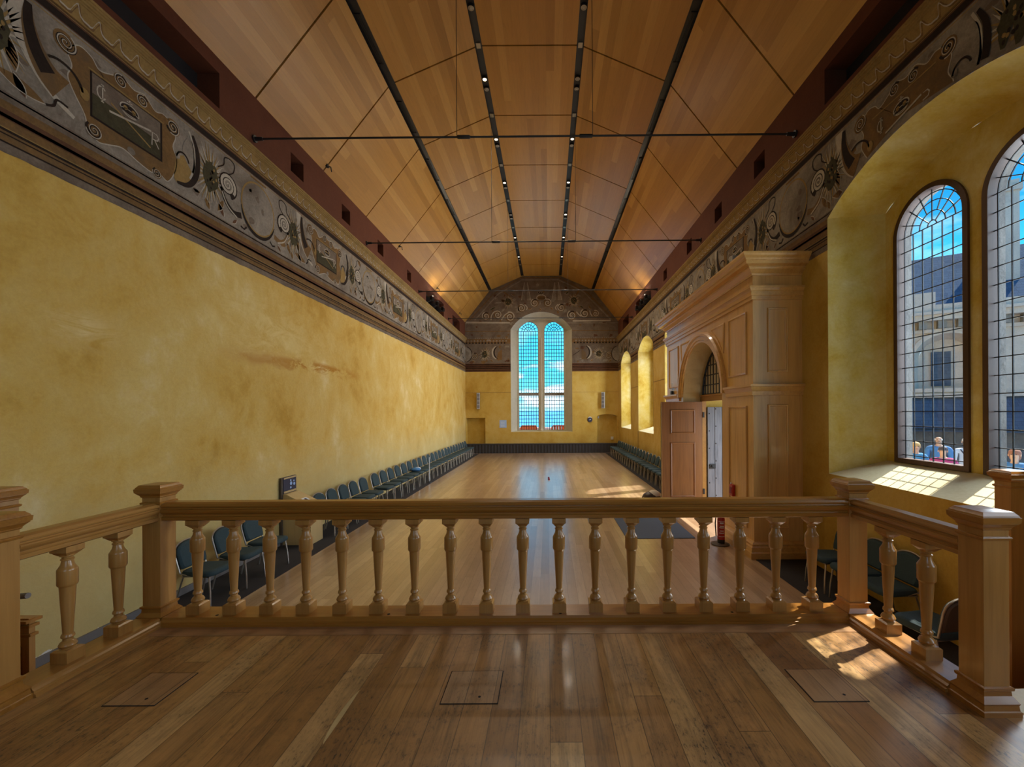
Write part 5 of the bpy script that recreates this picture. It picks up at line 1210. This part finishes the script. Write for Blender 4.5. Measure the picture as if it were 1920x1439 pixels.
# courtyard visitors
def skin_mesh(name, verts, edges, mat, parent, lev=2, root=0):
    me = bpy.data.meshes.new(name); me.from_pydata([v[:3] for v in verts], edges, []); me.materials.append(M[mat])
    o = bpy.data.objects.new(name, me); COL.objects.link(o); o.parent = parent
    sk = o.modifiers.new('skin', 'SKIN'); ly = me.skin_vertices[0] if me.skin_vertices else None
    if ly is None:
        bm = bmesh.new(); bm.from_mesh(me); bm.verts.layers.skin.verify(); bm.to_mesh(me); bm.free(); ly = me.skin_vertices[0]
    for i, v in enumerate(verts): ly.data[i].radius = (v[3], v[4] if len(v) > 4 else v[3]); ly.data[i].use_root = (i == root)
    sk.use_smooth_shade = True; s = o.modifiers.new('sub', 'SUBSURF'); s.levels = lev; s.render_levels = lev
    return o
def person(x, y, rz, label, shirt, hair, bald=False, sc=1.0, fem=False, strap=False):
    r = tag(empty('person', (x, y, ZF - 0.02), rz), label, 'person', 'visitors standing in the courtyard'); r.scale = (sc, sc, sc)
    sh = 0.17 if fem else 0.195
    V = [(0, 0, 0.95, .14, .10), (0, 0, 1.12, .13, .095), (0, 0, 1.32, .15, .11), (0, 0.0, 1.43, .10, .08), (0, 0.005, 1.50, .052), (0, 0.015, 1.57, .060), (0, 0.02, 1.645, .075, .092), (0, 0.01, 1.71, .060, .075)]
    E = [(0, 1), (1, 2), (2, 3), (3, 4), (4, 5), (5, 6), (6, 7)]
    def chain(start, pts):
        p = start
        for q in pts: V.append(q); E.append((p, len(V) - 1)); p = len(V) - 1
        return p
    for s in (-1, 1):
        w = chain(3, [(s * sh, 0, 1.41, .056), (s * (sh + 0.05), -0.01, 1.14, .043), (s * (sh + 0.04), 0.09, 0.92, .030)])
        p = chain(w, [(s * (sh + 0.035), 0.12, 0.86, .026, .018)])
        for k, (dx, l) in enumerate(((-0.028, .075), (-0.01, .088), (0.010, .08), (0.028, .062))): chain(p, [(s * (sh + 0.035) + dx, 0.14, 0.86 - 0.03, .009), (s * (sh + 0.035) + dx, 0.15, 0.86 - l, .008)])
        chain(p, [(s * (sh + 0.0), 0.15, 0.865, .010), (s * (sh - 0.015), 0.165, 0.83, .009)])
        chain(0, [(s * 0.095, 0, 0.88, .085), (s * 0.10, 0.01, 0.50, .058), (s * 0.10, -0.01, 0.10, .040), (s * 0.105, 0.13, 0.035, .035)])
    skin_mesh('body', V, E, 'skin', r)
    T = [(0, 0, 0.90, .165, .125), (0, 0, 1.12, .155, .115), (0, 0, 1.32, .17, .125), (0, 0, 1.44, .11, .09)]; TE = [(0, 1), (1, 2), (2, 3)]
    for s in (-1, 1):
        T.append((s * (sh + 0.005), 0, 1.415, .075)); TE.append((3, len(T) - 1)); T.append((s * (sh + 0.05), -0.01, 1.14, .058)); TE.append((len(T) - 2, len(T) - 1)); T.append((s * (sh + 0.042), 0.07, 0.97, .045)); TE.append((len(T) - 2, len(T) - 1))
    skin_mesh('top', T, TE, shirt, r)
    L = [(0, 0, 0.93, .155, .115)]; LE = []
    for s in (-1, 1):
        b = 0
        for q in ((s * 0.10, 0, 0.85, .10), (s * 0.105, 0.01, 0.50, .074), (s * 0.105, -0.01, 0.10, .062)): L.append(q); LE.append((b, len(L) - 1)); b = len(L) - 1
    skin_mesh('trousers', L, LE, 'darkcloth', r)
    mb = MB(); mb.ball((0, 0.115, 1.635), 0.014, 0.022, 0.022, 8, 6); mb.build('nose', 'skin', r)
    for s in (-1, 1):
        mb = MB(); mb.ball((s * 0.03, 0.105, 1.66), 0.011, 0.008, 0.008, 8, 6); mb.build('eye', 'ink', r)
        mb = MB(); mb.ball((s * 0.083, 0.01, 1.645), 0.012, 0.022, 0.032, 8, 6); mb.build('ear', 'skin', r)
    mb = MB(); mb.ball((0, 0.10, 1.598), 0.026, 0.012, 0.006, 8, 6); mb.build('mouth', 'redhair', r)
    mb = MB()
    if bald: mb.ball((0, -0.01, 1.655), 0.090, 0.100, 0.055, 14, 8, z0=-0.9, z1=0.1)
    elif fem: mb.ball((0, -0.012, 1.68), 0.094, 0.108, 0.092, 16, 10, z0=-0.35); mb.ball((0, -0.055, 1.62), 0.088, 0.055, 0.11, 16, 10)
    else: mb.ball((0, -0.012, 1.69), 0.088, 0.102, 0.078, 16, 10, z0=-0.3)
    mb.build('hair', hair, r, smooth=80)
    if strap:
        mb = MB(); mb.tube([(-0.12, -0.13, 1.46), (0.0, -0.165, 1.25), (0.16, -0.13, 0.95)], 0.014, 8); mb.build('bag_strap', 'ink', r)
person(9.05, 10.25, 2.6, 'person with fair bobbed hair and a blue top, seen from behind through the near window', 'tealcloth', 'blond', fem=True, sc=1.0)
person(10.6, 11.30, 2.4, 'bald person in a blue top facing the hall through the near window', 'bluecloth', 'greyhair', bald=True, sc=1.06)
person(9.15, 9.65, -0.6, 'person in a magenta top with dark hair seen through the near window', 'pinkcloth', 'darkhair', sc=0.97)
person(11.2, 11.15, -0.7, 'white-haired person in a white shirt with a dark bag strap, outside the near window', 'whitecloth', 'greyhair', sc=1.02, strap=True)
person(9.3, 8.30, 2.2, 'person with auburn hair and blue top outside the second light of the near window', 'bluecloth', 'redhair', fem=True, sc=1.0)

# ------------------------------------------------------------------ sky, sun and lamps
w = bpy.data.worlds.new('sky'); scn.world = w; w.use_nodes = True
nt = w.node_tree; nt.nodes.clear()
class WT(NT):
    def __init__(s): s.t = nt; s.n = nt.nodes; s.l = nt.links
t = WT(); out = t.add('ShaderNodeOutputWorld'); bg = t.add('ShaderNodeBackground')
tc = t.add('ShaderNodeTexCoord').outputs['Generated']; sp = t.add('ShaderNodeSeparateXYZ'); t.put(sp.inputs[0], tc)
z = sp.outputs[2]
sky = t.ramp(z, [(0.0, (0.13, 0.50, 0.66)), (0.10, (0.05, 0.40, 0.60)), (0.22, (0.03, 0.33, 0.56)), (0.34, (0.010, 0.17, 0.38)), (0.7, (0.008, 0.15, 0.40))])
cv = t.scale(tc, (3.0, 3.0, 11.0))
cl = t.noise(cv, 1.6, 8, 0.6, 0.3)
cm = t.ramp(cl, [(0.52, 0.0), (0.64, 1.0)])
fade = t.ramp(z, [(0.0, 0.35), (0.03, 1.0), (0.115, 1.0), (0.155, 0.12), (0.7, 0.25)])
col = t.mix(t.math('MULTIPLY', cm, fade), sky, (0.72, 0.80, 0.86))
t.put(bg.inputs[0], col); bg.inputs[1].default_value = 2.1; t.l.new(bg.outputs[0], out.inputs[0])

def light(name, typ, loc, energy, color, **k):
    l = bpy.data.lights.new(name, typ); l.energy = energy; l.color = color
    for a, b in k.items():
        if a not in ('rot', 'dir'): setattr(l, a, b)
    o = bpy.data.objects.new(name, l); COL.objects.link(o); o.location = loc
    if 'dir' in k: o.rotation_euler = Vector(k['dir']).to_track_quat('-Z', 'Y').to_euler()
    return o
sd_ = Vector((-0.92, -0.39, -1.17))
light('sun', 'SUN', (20, 12, 20), 9.0, (1.0, 0.90, 0.72), angle=radians(0.53), dir=sd_)
WARM = (1.0, 0.85, 0.64)
for x, y, z in LIT:
    light('spot_lamp', 'SPOT', (x, y, z - 0.06), SPOT_W, WARM, spot_size=radians(155), spot_blend=1.0, shadow_soft_size=0.05, dir=(0, 0, -1))
# area lamps added outside the windows and door to strengthen the daylight
light('window_daylight', 'AREA', (XR + 3.6, 5.3, 3.6), DAY_W * 1.9, (0.85, 0.93, 1.0), shape='RECTANGLE', size=4.4, size_y=4.4, dir=(-1, 0, -0.12))
for y in (0.1, 14.2, 18.85, 23.6):
    light('window_daylight', 'AREA', (XR + 1.5, y, 2.9), DAY_W * {0.1: 0.45, 4.93: 1.2}.get(y, 1.4), (0.85, 0.93, 1.0), shape='RECTANGLE', size=2.1, size_y=3.6, dir=(-1, 0, 0))
light('window_daylight', 'AREA', (XR + 1.3, 9.72, 0.6), DAY_W * 0.07, (0.75, 0.88, 1.0), shape='RECTANGLE', size=2.0, size_y=2.4, dir=(-1, 0, 0))
light('window_daylight', 'AREA', (XC + 0.4, YB - 1.0, 3.3), DAY_W * 0.18, (0.85, 0.93, 1.0), shape='RECTANGLE', size=3.6, size_y=4.4, dir=(0, 1, 0))  # fill lamp outside the added end-wall window
# uplights on the stage lanterns in the wall-head recesses
for s, x in ((1, XL), (-1, XR)):
    for y in (18.6, 20.0):
        light('uplight', 'SPOT', (x + s * 0.22, y, 6.6), UP_W, WARM, spot_size=radians(150), spot_blend=1.0, shadow_soft_size=0.1, dir=(s * 0.5, -0.55, 1.0))

cam = bpy.data.cameras.new('camera'); co = bpy.data.objects.new('camera', cam); COL.objects.link(co)
co.location = (0, 0, 1.6); co.rotation_euler = (pi / 2, 0.006, 0)
cam.sensor_width = 36.0; cam.lens = 780 * 36 / 1920; cam.shift_x = -(1028 - 960) / 1920; cam.shift_y = (772 - 719.5) / 1920
cam.clip_start = 0.05; cam.clip_end = 20000
scn.camera = co
vs = scn.view_settings; vs.view_transform = 'Standard'; vs.look = 'None'; vs.gamma = 1.0; vs.use_curve_mapping = False; vs.exposure = EXPO
scn.cycles.max_bounces = 9; scn.cycles.diffuse_bounces = 4; scn.cycles.transparent_max_bounces = 12; scn.cycles.sample_clamp_indirect = 6.0
scn.cycles.caustics_reflective = False; scn.cycles.caustics_refractive = False
